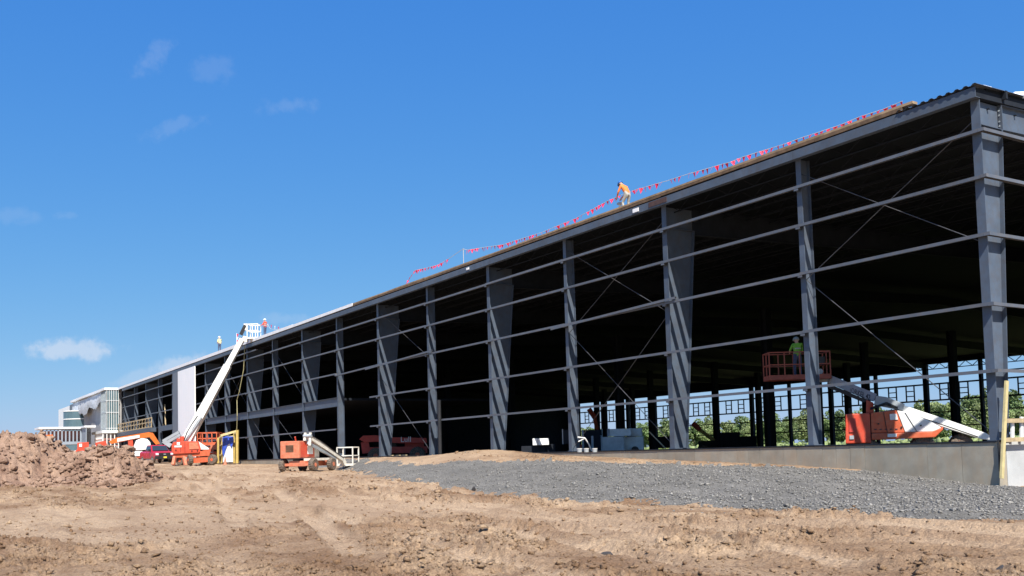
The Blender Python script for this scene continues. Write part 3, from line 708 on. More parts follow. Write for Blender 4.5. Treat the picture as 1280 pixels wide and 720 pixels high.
# tall white wall beyond
for k in range(7):
    x = -188-k*2.3; eb('wall_panel', (x-.01, -.4, 0), (x-2.29, .0, 11.35), 'white_panel')
eb('wall_panel', (-182.5, -.5, 0), (-187.8, -.2, 11.4), 'grey_panel')
eb('wall_panel', (-176, -.5, 0), (-182.4, -.25, 11.4), 'white_panel')
eb('rear_block', (-174.6, .0, 0), (-204.2, 14, 11.2), 'stucco')
# covered walkway running out from it
wk = thing('covered_walkway', 'low white roofed walkway with vertical slats reaching out from the entrance block', 'walkway', (-150, -2, 0))
def wb(name, a, b, material, parent=wk): return MB().box((a[0]+150, a[1]+2, a[2]), (b[0]+150, b[1]+2, b[2])).build(name, material, parent)
wb('roof', (-148.6, -10.2, 5.55), (-154.5, -2.7, 5.85), 'membrane')
wb('roof', (-144.4, -4.3, 5.6), (-148.55, -2.7, 5.88), 'membrane')
wb('floor_band', (-148.8, -9.9, 3.1), (-154.2, -2.7, 3.55), 'pale_blue_panel')
wb('side_panel', (-148.9, -4.0, 3.56), (-149.0, -2.7, 5.54), 'pale_blue_panel')
wb('side_panel', (-144.5, -4.1, 3.2), (-149.0, -4.0, 5.58), 'pale_blue_panel')
wb('back_panel', (-151.3, -9.7, 3.56), (-151.4, -2.8, 5.3), 'pinkish')
for k in range(11): wb('slat', (-148.85, -9.7+k*.54, 3.56), (-149.0, -9.5+k*.54, 5.54), 'pale_blue_panel')
mb = MB(); mb.lathe((-1.6, -5.6, 0), (0, 0, 1), [(-.3, 1.1), (3.09, 1.1)], 24); mb.build('round_pier', 'white_panel', wk)
wb('pier', (-149.2, -3.6, -.2), (-149.5, -3.2, 3.09), 'grey_panel'); wb('pier', (-149.2, -4.6, -.2), (-149.5, -4.3, 3.09), 'grey_panel')

# ------------------------------------------------------------------ soil heap, clods
sil = [(-260, 545), (-120, 540), (-40, 538), (0, 538), (20, 537), (42, 540), (56, 549), (66, 560), (78, 566), (92, 566), (104, 563), (116, 557), (130, 554), (146, 557), (158, 563), (168, 571), (178, 580), (188, 591), (198, 603)]
D0 = 47.0
def fwd_coords(x, y):
    fx, fy = _F.x/math.hypot(_F.x, _F.y), _F.y/math.hypot(_F.x, _F.y)
    dx, dy = x-CAM.x, y-CAM.y
    return dx*_R0.x+dy*_R0.y, dx*fx+dy*fy
su = []; sh = []
for px, py in sil:
    p = at_depth(px, py+4, D0); u, v = fwd_coords(p.x, p.y); su.append(u); sh.append(p.z)
def heap_z(x, y):
    u, v = fwd_coords(x, y)
    g = np.interp(x, GX, GZ)
    crest = np.interp(u, su, sh, left=sh[0], right=-1.6)
    leftness = sstep(su[9], su[4], u)
    wf = 4.0+3.6*leftness; wb_ = 5+3*leftness
    v0 = 47.0 + .5*np.sin(u*.5)
    t = np.where(v < v0, (v0-v)/wf, (v-v0)/wb_)
    prof = np.cos(np.clip(t, 0, 1)*math.pi/2)**2
    prof = np.where(t < .28, np.maximum(prof, 1-.35*t), prof)
    rise = np.maximum(crest-g, -.3)*prof
    lump = (blocks(x*1.5, y*1.5, 41)*.24+blocks(x*3.2, y*3.2, 42)*.20+blocks(x*6.2, y*6.2, 44)*.11+fbm(x*2.2, y*2.2, 5, 43)*.5-.28)*(1-.8*leftness*sstep(.1, .4, t))
    z = g+rise+lump*sstep(.05, .5, rise)
    return np.where((t >= 1) | (rise < .03), g-.5, z)
u0 = np.arange(su[0]+6, su[-1]+2, .06); v0a = np.arange(38.5, 55, .06)
UU, VV = np.meshgrid(u0, v0a)
fx, fy = _F.x/math.hypot(_F.x, _F.y), _F.y/math.hypot(_F.x, _F.y)
hx = CAM.x+UU*_R0.x+VV*fx; hy = CAM.y+UU*_R0.y+VV*fy; hz = heap_z(hx, hy)
V_old = V; nr, na = hx.shape; ii = np.arange(nr*na).reshape(nr, na)
V = np.stack([hx, hy, hz], -1).reshape(-1, 3)
hq = np.stack([ii[:-1,:-1], ii[:-1,1:], ii[1:,1:], ii[1:,:-1]], -1).reshape(-1, 4)
gzz = np.interp(V[:, 0], GX, GZ); keep = (V[hq][:, :, 2]-gzz[hq] > -.3).any(1)
heap = sub_mesh('soil_heap', hq[keep], 'heap', kind=None)
tag(heap, 'long heap of lumpy excavated soil at the left edge', 'soil heap')
V = V_old
# big clods on the heap: parts of it
clod_meshes = []
for k in range(6):
    me = bpy.data.meshes.new('clod'); bm = bmesh.new(); bmesh.ops.create_icosphere(bm, subdivisions=2, radius=1)
    pl = [(Vector((random.gauss(0, 1), random.gauss(0, 1), random.gauss(0, 1))).normalized(), random.uniform(.5, .85)) for _ in range(11)]
    for v in bm.verts:
        c = v.co.normalized(); d = 1.0
        for nn, h_ in pl:
            q_ = c.dot(nn)
            if q_ > 0.05: d = min(d, h_/q_)
        c = c*d*(1+random.uniform(-.05, .05)); v.co = Vector((c.x*1.45, c.y*1.1, c.z*.85))
    bm.to_mesh(me); bm.free(); me.materials.append(M['heap']); clod_meshes.append(me)
cnt = 0; tries = 0
while cnt < 300 and tries < 6000:
    tries += 1
    px = random.uniform(0, 205); py = random.uniform(555, 612); d = random.uniform(40, 49)
    p = at_depth(px, py, d); z = float(heap_z(np.array([p.x]), np.array([p.y]))[0])
    gz_ = float(np.interp(p.x, GX, GZ))
    if z < gz_+.1: continue
    if px < 70 and random.random() < .75: continue
    s_ = random.uniform(.08, .20)*(1.6 if random.random() < .15 else 1)
    o = link('clod', random.choice(clod_meshes), heap); o.location = (p.x, p.y, z+s_*.15); o.scale = (s_, s_, s_)
    o.rotation_euler = (random.uniform(-.5, .5), random.uniform(-.5, .5), random.uniform(0, 6.3)); cnt += 1
# rubble between the clods: one mass
n = 15000; ru = RNG.uniform(su[2], su[-1]+1, n); rv = RNG.uniform(39, 51, n)
rx_ = CAM.x+ru*_R0.x+rv*fx; ry_ = CAM.y+ru*_R0.y+rv*fy; rz_ = heap_z(rx_, ry_)
keep_p = np.where(ru > su[8], .5, .09)*np.where(vnoise(rx_*.9, ry_*.9, 77) > .4, 1, .35)
ok = (rz_ > np.interp(rx_, GX, GZ)+.02) & (RNG.uniform(size=n) < keep_p); rs_ = np.minimum(.025+RNG.gamma(1.3, .035, ok.sum()), .2)
rub = link('rubble', lumps('rubble', np.stack([rx_[ok], ry_[ok], rz_[ok]+rs_*.2], -1), rs_, 'heap'), heap); rub['kind'] = 'stuff'
# scattered clods (one mass) and gravel stones (one mass)
n = 190000
r_ = 9*np.exp(RNG.uniform(0, math.log(70/9), n)); a_ = az0+RNG.uniform(-.62, .62, n)
cx = 17.559+r_*np.cos(a_); cy = -28.509+r_*np.sin(a_)
pk = np.maximum(graded_zone(cx, cy)*.7, tracks(cx, cy)[0])
dens = (1-pk)*sstep(.47, .64, vnoise(cx*.34, cy*.62, 71)*.7+vnoise(cx*1.3, cy*1.3, 73)*.3)
ok = (RNG.uniform(size=n) < (.10+.35*dens)*(1-.75*pk)) & ~gravel_mask(cx, cy) & (cy < -.6) & ~((cx > -52) & (cx < 1) & (cy > -2))
cx, cy, r_ = cx[ok], cy[ok], r_[ok]
sz = RNG.gamma(1.2, .0125, len(cx))*(.55+r_/36)+.007
sz = np.minimum(sz, .12)
me = lumps('dirt_clods', np.stack([cx, cy, ground_h(cx, cy)+sz*.2], -1), sz, 'dirt', 'oct', .75)
tag(link('dirt_clods', me), 'small clods strewn over the brown dirt', 'clods', kind='stuff')
n = 150000
cx = RNG.uniform(-46, 8, n); cy = RNG.uniform(-13, -.2, n); ok = (gravel_mask(cx, cy) | (gravel_mask(cx, cy+.45*RNG.uniform(size=n)) & (RNG.uniform(size=n) < .35)) | ((cy < -.5) & (cy > toe_y(cx)-2.5) & (cx > -30) & (RNG.uniform(size=n) < .02))) & (RNG.uniform(size=n) < np.clip(18/np.hypot(cx-17, cy+28), 0, 1)**1.2)
cx, cy = cx[ok], cy[ok]; sz = np.minimum(.010+RNG.gamma(1.4, .0085, len(cx)), .07)
me = lumps('gravel_stones', np.stack([cx, cy, ground_h(cx, cy)+sz*.3], -1), sz, 'stone', 'oct', .7)
tag(link('gravel_stones', me), 'loose grey stones covering the gravel bank', 'gravel', kind='stuff')
# single dark rocks in the foreground
for k, (px, py, s_, lab) in enumerate([(757, 686, .10, 'dark rock lying alone in the foreground dirt'), (1250, 706, .10, 'dark rock at the lower right corner of the dirt'), (592, 620, .10, 'small dark rock just below the gravel bank')]):
    p = on_z(px, py, -1.48); z = float(ground_h(np.array([p.x]), np.array([p.y]))[0])
    o = link('rock', clod_meshes[k].copy()); o.data.materials.clear(); o.data.materials.append(M['dark_rock'])
    o.location = (p.x, p.y, z+s_*.55); o.scale = (s_, s_*.9, s_*1.25); o.rotation_euler = (.3, .5*k, 1.1+k); tag(o, lab, 'rock', 'dark rocks on the dirt')
p = on_x(1279, 628, .9); o = link('clod', clod_meshes[2].copy()); o.location = (1.3, .9, -1.3); o.scale = (.34, .34, .3); tag(o, 'pinkish clod at the foot of the end wall', 'clod')

# ------------------------------------------------------------------ machine helpers
def wheel(parent, c, r, w, axis, rimmat='faded_orange', tyremat='tyre', lug=.045, name='wheel'):
    prof = [(-w/2, r*.55), (-w/2, r*.86), (-w*.34, r*.985), (0, r), (w*.34, r*.985), (w/2, r*.86), (w/2, r*.55)]
    t = MB().lathe(c, axis, prof, 36, lug).build(name, tyremat, parent)
    rp = [(-w*.42, r*.2), (-w*.46, r*.56), (w*.46, r*.56), (w*.42, r*.2)]
    MB().lathe(c, axis, [(-w*.53, r*.18), (-w*.53, r*.3), (-w*.40, r*.34), (-w*.505, r*.56), (w*.505, r*.56), (w*.40, r*.34), (w*.53, r*.3), (w*.53, r*.18)], 20).build('rim', rimmat, t)
    return t
def cage(parent, o, ex, ey, L, W, H, material, floor='galv', name='basket', nx=3, ny=2, r=.028, toe=.14, mid=True):
    """work basket: floor with toe board and separate rails; o = one floor corner, ex/ey unit vectors"""
    o, ex, ey = Vector(o), Vector(ex), Vector(ey); up = Vector((0, 0, 1))
    mb = MB(); mb.prism([o, o+ex*L, o+ex*L+ey*W, o+ey*W], up*.06)
    for a, b in ((o, o+ex*L), (o+ey*W, o+ex*L+ey*W), (o, o+ey*W), (o+ex*L, o+ex*L+ey*W)):
        mb.beam(a+up*toe/2, b+up*toe/2, .03, toe)
    b_ = mb.build(name, material, parent)
    cs = [o, o+ex*L, o+ex*L+ey*W, o+ey*W]
    for k in range(4):
        a, b = cs[k], cs[(k+1) % 4]
        for hgt in ((.55, 1.0) if mid else (1.0,)): MB().beam(a+up*H*hgt, b+up*H*hgt, r*1.8, r*1.8).build('rail', material, b_)
        n = nx if k % 2 == 0 else ny
        for q in range(n):
            p = a+(b-a)*(q/n); MB().beam(p, p+up*H, r*1.8, r*1.8, up=(1, 0, 0)).build('rail_post', material, b_)
    return b_

def px_poly(L, pts, dd0, dd1):
    """polygon given in photo pixels, with thickness from depth dd0 to dd1"""
    mb = MB(); a = [L(x, y, dd0) for x, y in pts]; b = [L(x, y, dd0) for x, y in pts]
    off = (L(pts[0][0], pts[0][1], dd1)-L(pts[0][0], pts[0][1], dd0))
    off.z = 0
    return mb.prism(a, off)

# ------------------------------------------------------------------ old orange boom lift in the open
def old_lift():
    t = thing('boom_lift', 'small faded orange boom lift with cream basket parked alone before the frame', 'boom lift', (-38.05, -7.95, -.72), math.radians(128))
    for sx in (-1.0, 1.05):
        for sy in (-1.0, 1.0): wheel(t, (sx, sy, .38), .38, .30, (0, 1, 0))
    c = MB().box((-1.15, -.55, .3), (1.35, .55, .62)).build('chassis', 'faded_orange', t, .03)
    MB().box((-1.12, -.9, .33), (-.88, .9, .5)).build('axle', 'faded_orange', c); MB().box((.93, -.95, .3), (1.17, .95, .5)).build('axle', 'faded_orange', c)
    MB().box((-.5, -.7, .63), (.6, .7, .72)).build('turntable', 'black', t)
    b = MB().box((-1.35, -.28, .78), (.35, 1.0, 1.78)).build('engine_hood', 'faded_orange', t, .04)
    for k in range(6): MB().box((-1.375, .1, 1.16+k*.07), (-1.352, .62, 1.195+k*.07)).build('louvre', 'brown_board', b)
    MB().box((-1.2, -.30, .85), (.2, -.285, 1.7)).build('side_door', 'red_orange', b); MB().box((-.5, -.312, 1.0), (.1, -.302, 1.5)).build('panel', 'white_paint', b)
    MB().box((.40, -.2, .78), (1.0, .5, 1.35)).build('control_box', 'cream_paint', t, .03)
    # boom
    bo = MB().beam((-.75, -.5, 2.05), (3.2, -.5, .62), .22, .26).build('boom', 'cream_paint', t, .01)
    MB().beam((-.75, -.5, 1.66), (2.4, -.5, .70), .12, .16).build('lift_cylinder', 'grey_paint', bo)
    MB().beam((-.85, -.68, 1.5), (-.75, -.68, 2.25), .14, .08, (1, 0, 0)).build('boom_bracket', 'cream_paint', bo); MB().beam((-.85, -.34, 1.79), (-.75, -.34, 2.25), .14, .08, (1, 0, 0)).build('boom_bracket', 'cream_paint', bo)
    MB().tube((-.8, -.78, 2.06), (-.8, -.25, 2.06), .09, 10).build('pivot_pin', 'galv', bo)
    MB().tube((-1.1, .1, 1.78), (-1.25, .05, 2.02), .045, 8).build('exhaust', 'red_orange', t)
    MB().beam((3.2, -.5, .62), (3.45, -.5, .35), .2, .3).build('boom_head', 'cream_paint', bo)
    for k in range(2): MB().chain([(-.7, -.64+k*.06, 2.12), (.6, -.64+k*.05, 1.72), (1.9, -.63+k*.05, 1.2), (3.2, -.62+k*.04, .72)], .022, 6).build('hydraulic_hose', 'black', bo)
    MB().box((-.9, -.95, .62), (.9, -.3, .76)).build('turntable_deck', 'cream_paint', t)
    bk = cage(t, (3.45, -1.1, .22), (1, 0, 0), (0, 1, 0), .75, 1.1, 1.15, 'cream_paint', nx=1, ny=1, r=.036)
    MB().box((3.5, -.2, 1.0), (3.75, .1, 1.3)).build('control_panel', 'black', bk)
old_lift()

# ------------------------------------------------------------------ big white-boom lift reaching up to the roof
def tall_lift():
    D = 92.0; base = at_depth(240, 581, D)
    t = thing('boom_lift', 'orange boom lift with long white boom raised to the roof edge', 'boom lift', (base.x, base.y, base.z), IMG_RZ)
    L = localiser(t, D)
    ax = (0, 1, 0)
    for px, py, dd, r in ((226, 576, -.6, .42), (237.5, 575, -1.2, .47), (266, 574.5, -.9, .47), (255, 574.5, 1.3, .47)):
        wheel(t, L(px, py, dd), r, .38, (.35, 1, 0) if px != 237.5 else (.8, .6, 0), 'orange')
    px_poly(L, [(238, 572), (262, 570.5), (264, 577), (240, 579)], -.9, .9).build('chassis', 'orange', t)
    px_poly(L, [(214.5, 556), (217, 552.3), (236, 551.4), (248, 551.6), (251, 562), (249, 566), (217, 567.5), (214.5, 564)], -1.15, 1.15).build('turntable', 'red_orange', t, .04)
    px_poly(L, [(236.5, 553), (246.5, 553), (249, 561), (236.5, 561.6)], -1.2, -1.16).build('engine_door', 'faded_orange', t)
    px_poly(L, [(221, 552.8), (225, 552.7), (225, 556), (221, 556.1)], -1.19, -1.16).build('placard', 'white_paint', t)
    px_poly(L, [(218, 557), (227, 556.8), (227, 559), (218, 559.2)], -1.19, -1.16).build('placard', 'white_paint', t)
    px_poly(L, [(248.3, 551.8), (253, 555), (261.5, 560.5), (261, 562), (251.3, 562)], -1.05, 1.05).build('engine_hood', 'white_paint', t, .03)
    px_poly(L, [(216, 567.6), (249, 566.2), (262, 562.3), (262, 569.5), (238, 571), (229, 572), (218, 572)], -1.0, 1.0).build('skirt', 'orange', t)
    for a, b in (((218.5, 571), (216.5, 581.3)), ((229.5, 571), (232, 582))):
        MB().beam(L(*a, -1.0), L(*b, -1.4), .24, .3).build('outrigger', 'faded_orange', t)
    for a_ in (225.5, 231):
        px_poly(L, [(a_, 552.8), (a_+.35, 552.8), (a_+.35, 565), (a_, 565.2)], -1.175, -1.152).build('panel_gap', 'black', t)
    for px_, py_ in ((239, 563), (246, 562.5), (219, 562)): px_poly(L, [(px_, py_), (px_+1.6, py_), (px_+1.6, py_+1), (px_, py_+1)], -1.22, -1.155).build('latch', 'black', t)
    MB().chain([L(230, 551, -.6), L(234, 540, -.7), L(240, 530, -.5), L(247, 520, -.45)], .05, 6).build('hydraulic_hose', 'black', t)
    # riser arms folded back to the left
    for k, off in enumerate((0, 5)):
        MB().beam(L(204+off*.3, 551.5+off*.7, .9), L(224+off*.3, 540+off*.7, .9), .26, .26).build('riser_arm', 'grey_paint', t)
    MB().beam(L(204.5, 551, .9), L(214, 557.5, .9), .3, .4).build('riser_link', 'grey_paint', t)
    # boom
    tip = on_y(303.5, 423, -1.0); inv = (Matrix.Translation(t.location) @ t.rotation_euler.to_matrix().to_4x4()).inverted(); tip = inv @ tip
    p0 = L(231, 555, .1); d = tip-p0
    b = MB().beam(p0-d*.01, p0+d*.74, .60, .92, w2=.5, h2=.66).build('boom', 'white_paint', t)
    MB().beam(p0+d*.70, p0+d*1.0, .42, .54, w2=.36, h2=.44).build('boom_extension', 'white_paint', b)
    MB().beam(p0-d*.02+Vector((0, -.45, 0)), p0+d*.25+Vector((.35, -.45, 0)), .14, .14).build('lift_cylinder', 'galv', b)
    MB().tube(L(224, 548, -.5), L(224, 552, -.5), .25, 10).build('boom_pivot', 'red_orange', t)
    MB().tube(L(227.5, 545.5, -.4), L(228.5, 552, -.4), .2, 8).build('boom_pivot', 'red_orange', t)
    e = tip
    hd = MB().beam(e, e+Vector((.5, 0, -.15)), .4, .5).build('boom_head', 'cream_paint', b)
    bk = cage(t, e+Vector((.55, -.5, -.1)), (1, 0, 0), (0, 1, 0), 1.0, 1.1, 1.38, 'white_paint', nx=2, ny=1, r=.04)
    MB().box(e+Vector((.2, -.4, .75)), e+Vector((.5, .1, 1.35))).build('control_panel', 'cream_paint', bk)
    MB().beam(e+Vector((-.1, -.3, .3)), e+Vector((.35, -.3, 1.2)), .2, .3).build('hose_loop', 'black', bk)
    return t
tall_lift()

# ------------------------------------------------------------------ orange scissor lift, yellow frame, wrapped pallet
def scissor():
    D = 97.0; base = at_depth(260, 578, D)
    t = thing('scissor_lift', 'orange scissor lift platform with railings beside the yellow frame', 'scissor lift', base, IMG_RZ)
    L = localiser(t, D)
    px_poly(L, [(249, 566), (271, 565.4), (271, 572), (249, 572.6)], -.8, .8).build('chassis', 'orange', t)
    for px, dd in ((252, -.85), (268, -.85), (252, .85), (268, .85)): wheel(t, L(px, 573.5, dd), .36, .25, (0, 1, 0), 'orange')
    for k in range(2):
        MB().beam(L(250, 565-k*4, -.6), L(270, 561-k*4, -.6), .1, .14).build('scissor_arm', 'orange', t); MB().beam(L(250, 561-k*4, -.6), L(270, 565-k*4, -.6), .1, .14).build('scissor_arm', 'orange', t)
        MB().beam(L(250, 565-k*4, .6), L(270, 561-k*4, .6), .1, .14).build('scissor_arm', 'orange', t); MB().beam(L(250, 561-k*4, .6), L(270, 565-k*4, .6), .1, .14).build('scissor_arm', 'orange', t)
    o = L(247, 557, -.8); ln = (L(271, 557, -.8)-o).length
    cage(t, o, (1, 0, 0), (0, 1, 0), ln, 1.6, 1.25, 'orange', nx=4, ny=2, r=.05, name='platform', toe=.3)
    px_poly(L, [(263, 556), (271, 555.8), (271, 562), (263, 562)], -.95, -.82).build('control_box', 'faded_orange', t)
scissor()
def yellow_frame():
    D = 93.5; base = at_depth(285, 578, D)
    t = thing('yellow_frame', 'tall yellow frame of posts and bars standing next to the orange lifts', 'frame', base, IMG_RZ)
    L = localiser(t, D)
    for px, top, dd, w in ((273, 547, 0, .18), (277.2, 545, 1.0, .16), (296.8, 537.5, 0, .24), (293, 541, 1.0, .16)):
        MB().beam(L(px-.3, 579, dd), L(px, top, dd), w, w, up=(0, 1, 0)).build('post', 'yellow', t)
    MB().beam(L(276, 544.5, .02), L(296, 538.8, .02), .16, .2).build('top_bar', 'pale_yellow', t)
    MB().beam(L(277, 547.5, 1.0), L(293.5, 544.8, 1.0), .12, .14).build('top_bar', 'pale_yellow', t)
    MB().beam(L(273, 548.2, .0), L(277.2, 546, 1.0), .1, .14).build('side_bar', 'pale_yellow', t); MB().beam(L(296.8, 540, .0), L(293, 542, 1.0), .1, .14).build('side_bar', 'pale_yellow', t)
    for y in (557, 569): MB().beam(L(273.1, y, 0), L(277.3, y-.6, 1.0), .1, .1).build('side_bar', 'pale_yellow', t)
    px_poly(L, [(278.5, 541.8), (284, 540.8), (284, 544), (278.5, 545)], .1, .3).build('winch', 'faded_orange', t)
    D2 = 94.6; b2 = at_depth(285, 578, D2)
    p = thing('wrapped_bundle', 'tall white wrapped bundle under a blue tarp inside the yellow frame', 'bundle', b2, IMG_RZ); L = localiser(p, D2)
    px_poly(L, [(278.5, 578), (291.5, 577.6), (291, 547.5), (278.8, 548.5)], -.35, .35).build('wrapped_stack', 'white_wrap', p, .05)
    mb = px_poly(L, [(277.9, 546.6), (283, 545.3), (291.7, 545.6), (292.2, 552), (290.8, 556), (289, 560), (287, 554), (284.5, 556), (282, 562), (279.4, 571), (277.9, 566)], -.46, .45); mb.build('tarp', 'blue_tarp', p, .03)
    px_poly(L, [(286, 546.5), (291.5, 546), (292.5, 551), (287, 552)], -.6, -.46).build('tarp_fold', 'blue_tarp', p, .04)
    # small orange cone-like drum at its foot
    D3 = 90.0; b3 = at_depth(281.5, 581, D3)
    c = thing('safety_cone', 'faded orange safety cone in front of the yellow frame', 'cone', b3)
    MB().box((-.2, -.2, 0), (.2, .2, .04)).build('cone_base', 'faded_orange', c); MB().lathe((0, 0, .04), (0, 0, 1), [(0, .15), (.55, .045), (.7, .03)], 14).build('cone_body', 'faded_orange', c)
yellow_frame()

# hanging rope from the roof down to the yellow frame
pts = [on_y(306, 432, -.5), on_y(304.5, 462, -.6), on_y(299, 490, -.9), on_y(296.2, 500, -1.0), on_y(296.5, 520, -1.2), at_depth(296, 538.5, 93.4)]
fine = []
for a, b in zip(pts[:-1], pts[1:]):
    for k in range(4): fine.append(a.lerp(b, k/4))
fine.append(pts[-1])
rp = thing('hanging_rope', 'yellowish rope hanging from the roof edge down to the yellow frame', 'rope', fine[-1])
MB().chain([f-fine[-1] for f in fine], .035, 6).build('rope', 'hose', rp)

# ------------------------------------------------------------------ machines behind the heap
def telehandler_far():
    D = 113.0; base = at_depth(170, 576, D)
    t = thing('telehandler', 'bright orange telehandler with kneed boom and white hood behind the soil heap', 'telehandler', base, IMG_RZ); L = localiser(t, D)
    b = px_poly(L, [(136, 552), (146, 546.8), (172, 542.5), (186, 540.2), (190, 541), (189, 546.4), (175, 547.6), (146, 553.4), (139, 555)], -.9, -.35).build('boom', 'bright_orange', t, .02)
    px_poly(L, [(146.5, 548.0), (174.5, 543.6), (174.5, 547.0), (146.5, 552.4)], -.93, -.905).build('boom_panel', 'white_paint', b)
    px_poly(L, [(184.5, 541), (191, 541), (200, 554.5), (195, 556), (186.5, 546)], -.88, -.3).build('boom_elbow', 'bright_orange', t, .02)
    px_poly(L, [(160, 551), (166, 550), (168, 572), (161, 572)], -.9, .9).build('mast', 'red_orange', t)
    px_poly(L, [(156, 566), (205, 564), (205, 572), (156, 573)], -1.0, 1.0).build('chassis', 'orange', t)
    px_poly(L, [(167, 558), (170, 550.5), (177, 547.6), (184, 548.6), (188, 553), (189, 562), (168, 563)], -1.05, 1.05).build('hood', 'white_paint', t, .08)
    px_poly(L, [(167.5, 564), (178, 563.6), (178, 570), (167.5, 570)], -1.1, -1.02).build('side_panel', 'white_paint', t)
    for px, dd in ((163, -1.1), (198, -1.1), (163, 1.1), (198, 1.1)): wheel(t, L(px, 573, dd), .6, .4, (0, 1, 0), 'orange')
telehandler_far()
def low_lift(depth, px, py, label, ptsb, material):
    base = at_depth(px, 577, depth); base.z = -.1
    t = thing('boom_lift', label, 'boom lift', base, IMG_RZ); L = localiser(t, depth)
    b = px_poly(L, ptsb, -.35, .35).build('boom_head', material, t, .03)
    x0 = px
    MB().box((-1.4, -.8, .45), (1.2, .8, 1.3)).build('turntable', material, t, .05)
    for sx in (-1.0, 1.0):
        for sy in (-.85, .85): wheel(t, (sx, sy, .42), .42, .34, (0, 1, 0), material)
    c = b.bound_box; q = Vector([(c[0][k]+c[6][k])/2 for k in range(3)])
    MB().beam((-.9, 0, 1.2), (q.x-.25, 0, q.z-.2), .3, .35).build('boom', material, t)
    return t, L
t_, L_ = low_lift(116, 60, 577, 'orange lift head peeking over the left soil heap before the walkway', [(53, 543.8), (66, 543.2), (67, 549), (64, 556), (60, 553), (57, 549.5)], 'bright_orange')
t_, L_ = low_lift(112, 102, 577, 'red lift with small white placard under the covered walkway', [(96.5, 553.5), (111, 552.5), (111, 563), (96.5, 564)], 'red_orange')
px_poly(L_, [(99, 554.8), (102.5, 554.6), (102.5, 558.5), (99, 558.7)], -.40, -.36).build('placard', 'white_paint', t_)
t_, L_ = low_lift(108, 128, 577, 'red lift half hidden behind the middle of the soil heap', [(119, 553.5), (132, 550.5), (134, 556), (120, 560)], 'red_orange')

# ------------------------------------------------------------------ red pickup
def pickup():
    pos = at_depth(196, 577, 102.0)
    t = thing('pickup_truck', 'red pickup truck with black front bumper parked beside the soil heap', 'pickup truck', (pos.x, pos.y, -.05), math.radians(5))
    Wd = .96
    def section(xs):  # loft of (x, half width, z0, z1)
        mb = MB(); vs = []; n = 8
        for x, w, z0, z1 in xs:
            c = .13
            for (yy, zz) in ((-w+.05, z0), (-w, z0+c), (-w, z1-c*1.2), (-w+c, z1), (w-c, z1), (w, z1-c*1.2), (w, z0+c), (w-.05, z0)): vs.append((x, yy, zz))
        fs = [(k*n+i, k*n+(i+1) % n, (k+1)*n+(i+1) % n, (k+1)*n+i) for k in range(len(xs)-1) for i in range(n)]
        fs += [tuple(range(n)), tuple(range((len(xs)-1)*n, len(xs)*n))]
        return mb.add(vs, fs)
    b = section([(-2.75, .93, .5, 1.18), (-2.6, Wd, .42, 1.22), (-.6, Wd, .40, 1.22), (1.2, Wd, .40, 1.2), (2.2, .95, .42, 1.14), (2.55, .90, .48, 1.05)]).build('body', 'car_red', t, smooth=False)
    mb = MB(); vs = []
    for x, w, z in ((-.95, .90, 1.18), (1.25, .92, 1.16), (-.75, .74, 1.84), (.55, .74, 1.84)):
        vs += [(x, -w, z), (x, w, z)]
    mb.add([vs[0], vs[1], vs[3], vs[2], vs[4], vs[5], vs[7], vs[6]], [(0, 1, 2, 3), (4, 5, 6, 7), (0, 1, 5, 4), (1, 2, 6, 5), (2, 3, 7, 6), (3, 0, 4, 7)])
    cab = mb.build('cab', 'car_red', t, .03)
    MB().add([(1.205, -.82, 1.26), (1.205, .82, 1.26), (.68, .70, 1.76), (.68, -.70, 1.76), (1.175, -.82, 1.26), (1.175, .82, 1.26), (.65, .70, 1.76), (.65, -.70, 1.76)], [(0, 1, 2, 3), (4, 7, 6, 5), (0, 4, 5, 1), (2, 6, 7, 3), (1, 5, 6, 2), (3, 7, 4, 0)]).build('windscreen', 'glass', cab)
    o = cab.children[-1]; o.location = (.05, 0, .012)
    for s in (-1, 1):
        MB().prism([(-.78, s*.885, 1.3), (1.0, s*.90, 1.3), (.5, s*.79, 1.74), (-.68, s*.79, 1.74)], (0, s*.03, 0)).build('side_window', 'glass', cab)
        MB().box((.95, s*.95, 1.2), (1.1, s*1.16, 1.42)).build('mirror', 'black', cab)
        MB().box((2.43, s*.60, .78), (2.585, s*.89, .98)).build('headlight', 'white_wrap', t, .02)
        for x in (-1.75, 1.6): wheel(t, (x, s*.84, .38), .38, .26, (0, 1, 0), 'galv', 'tyre', .0)
    MB().box((2.50, -.58, .72), (2.60, .58, 1.0)).build('grille', 'black', t, .02)
    MB().box((2.45, -.97, .36), (2.74, .97, .70)).build('front_bumper', 'black', t, .04)
    MB().box((2.742, -.16, .47), (2.755, .16, .62)).build('number_plate', 'plate', t)
    MB().box((2.602, -.12, .82), (2.615, .12, .9)).build('badge', 'galv', t)
pickup()

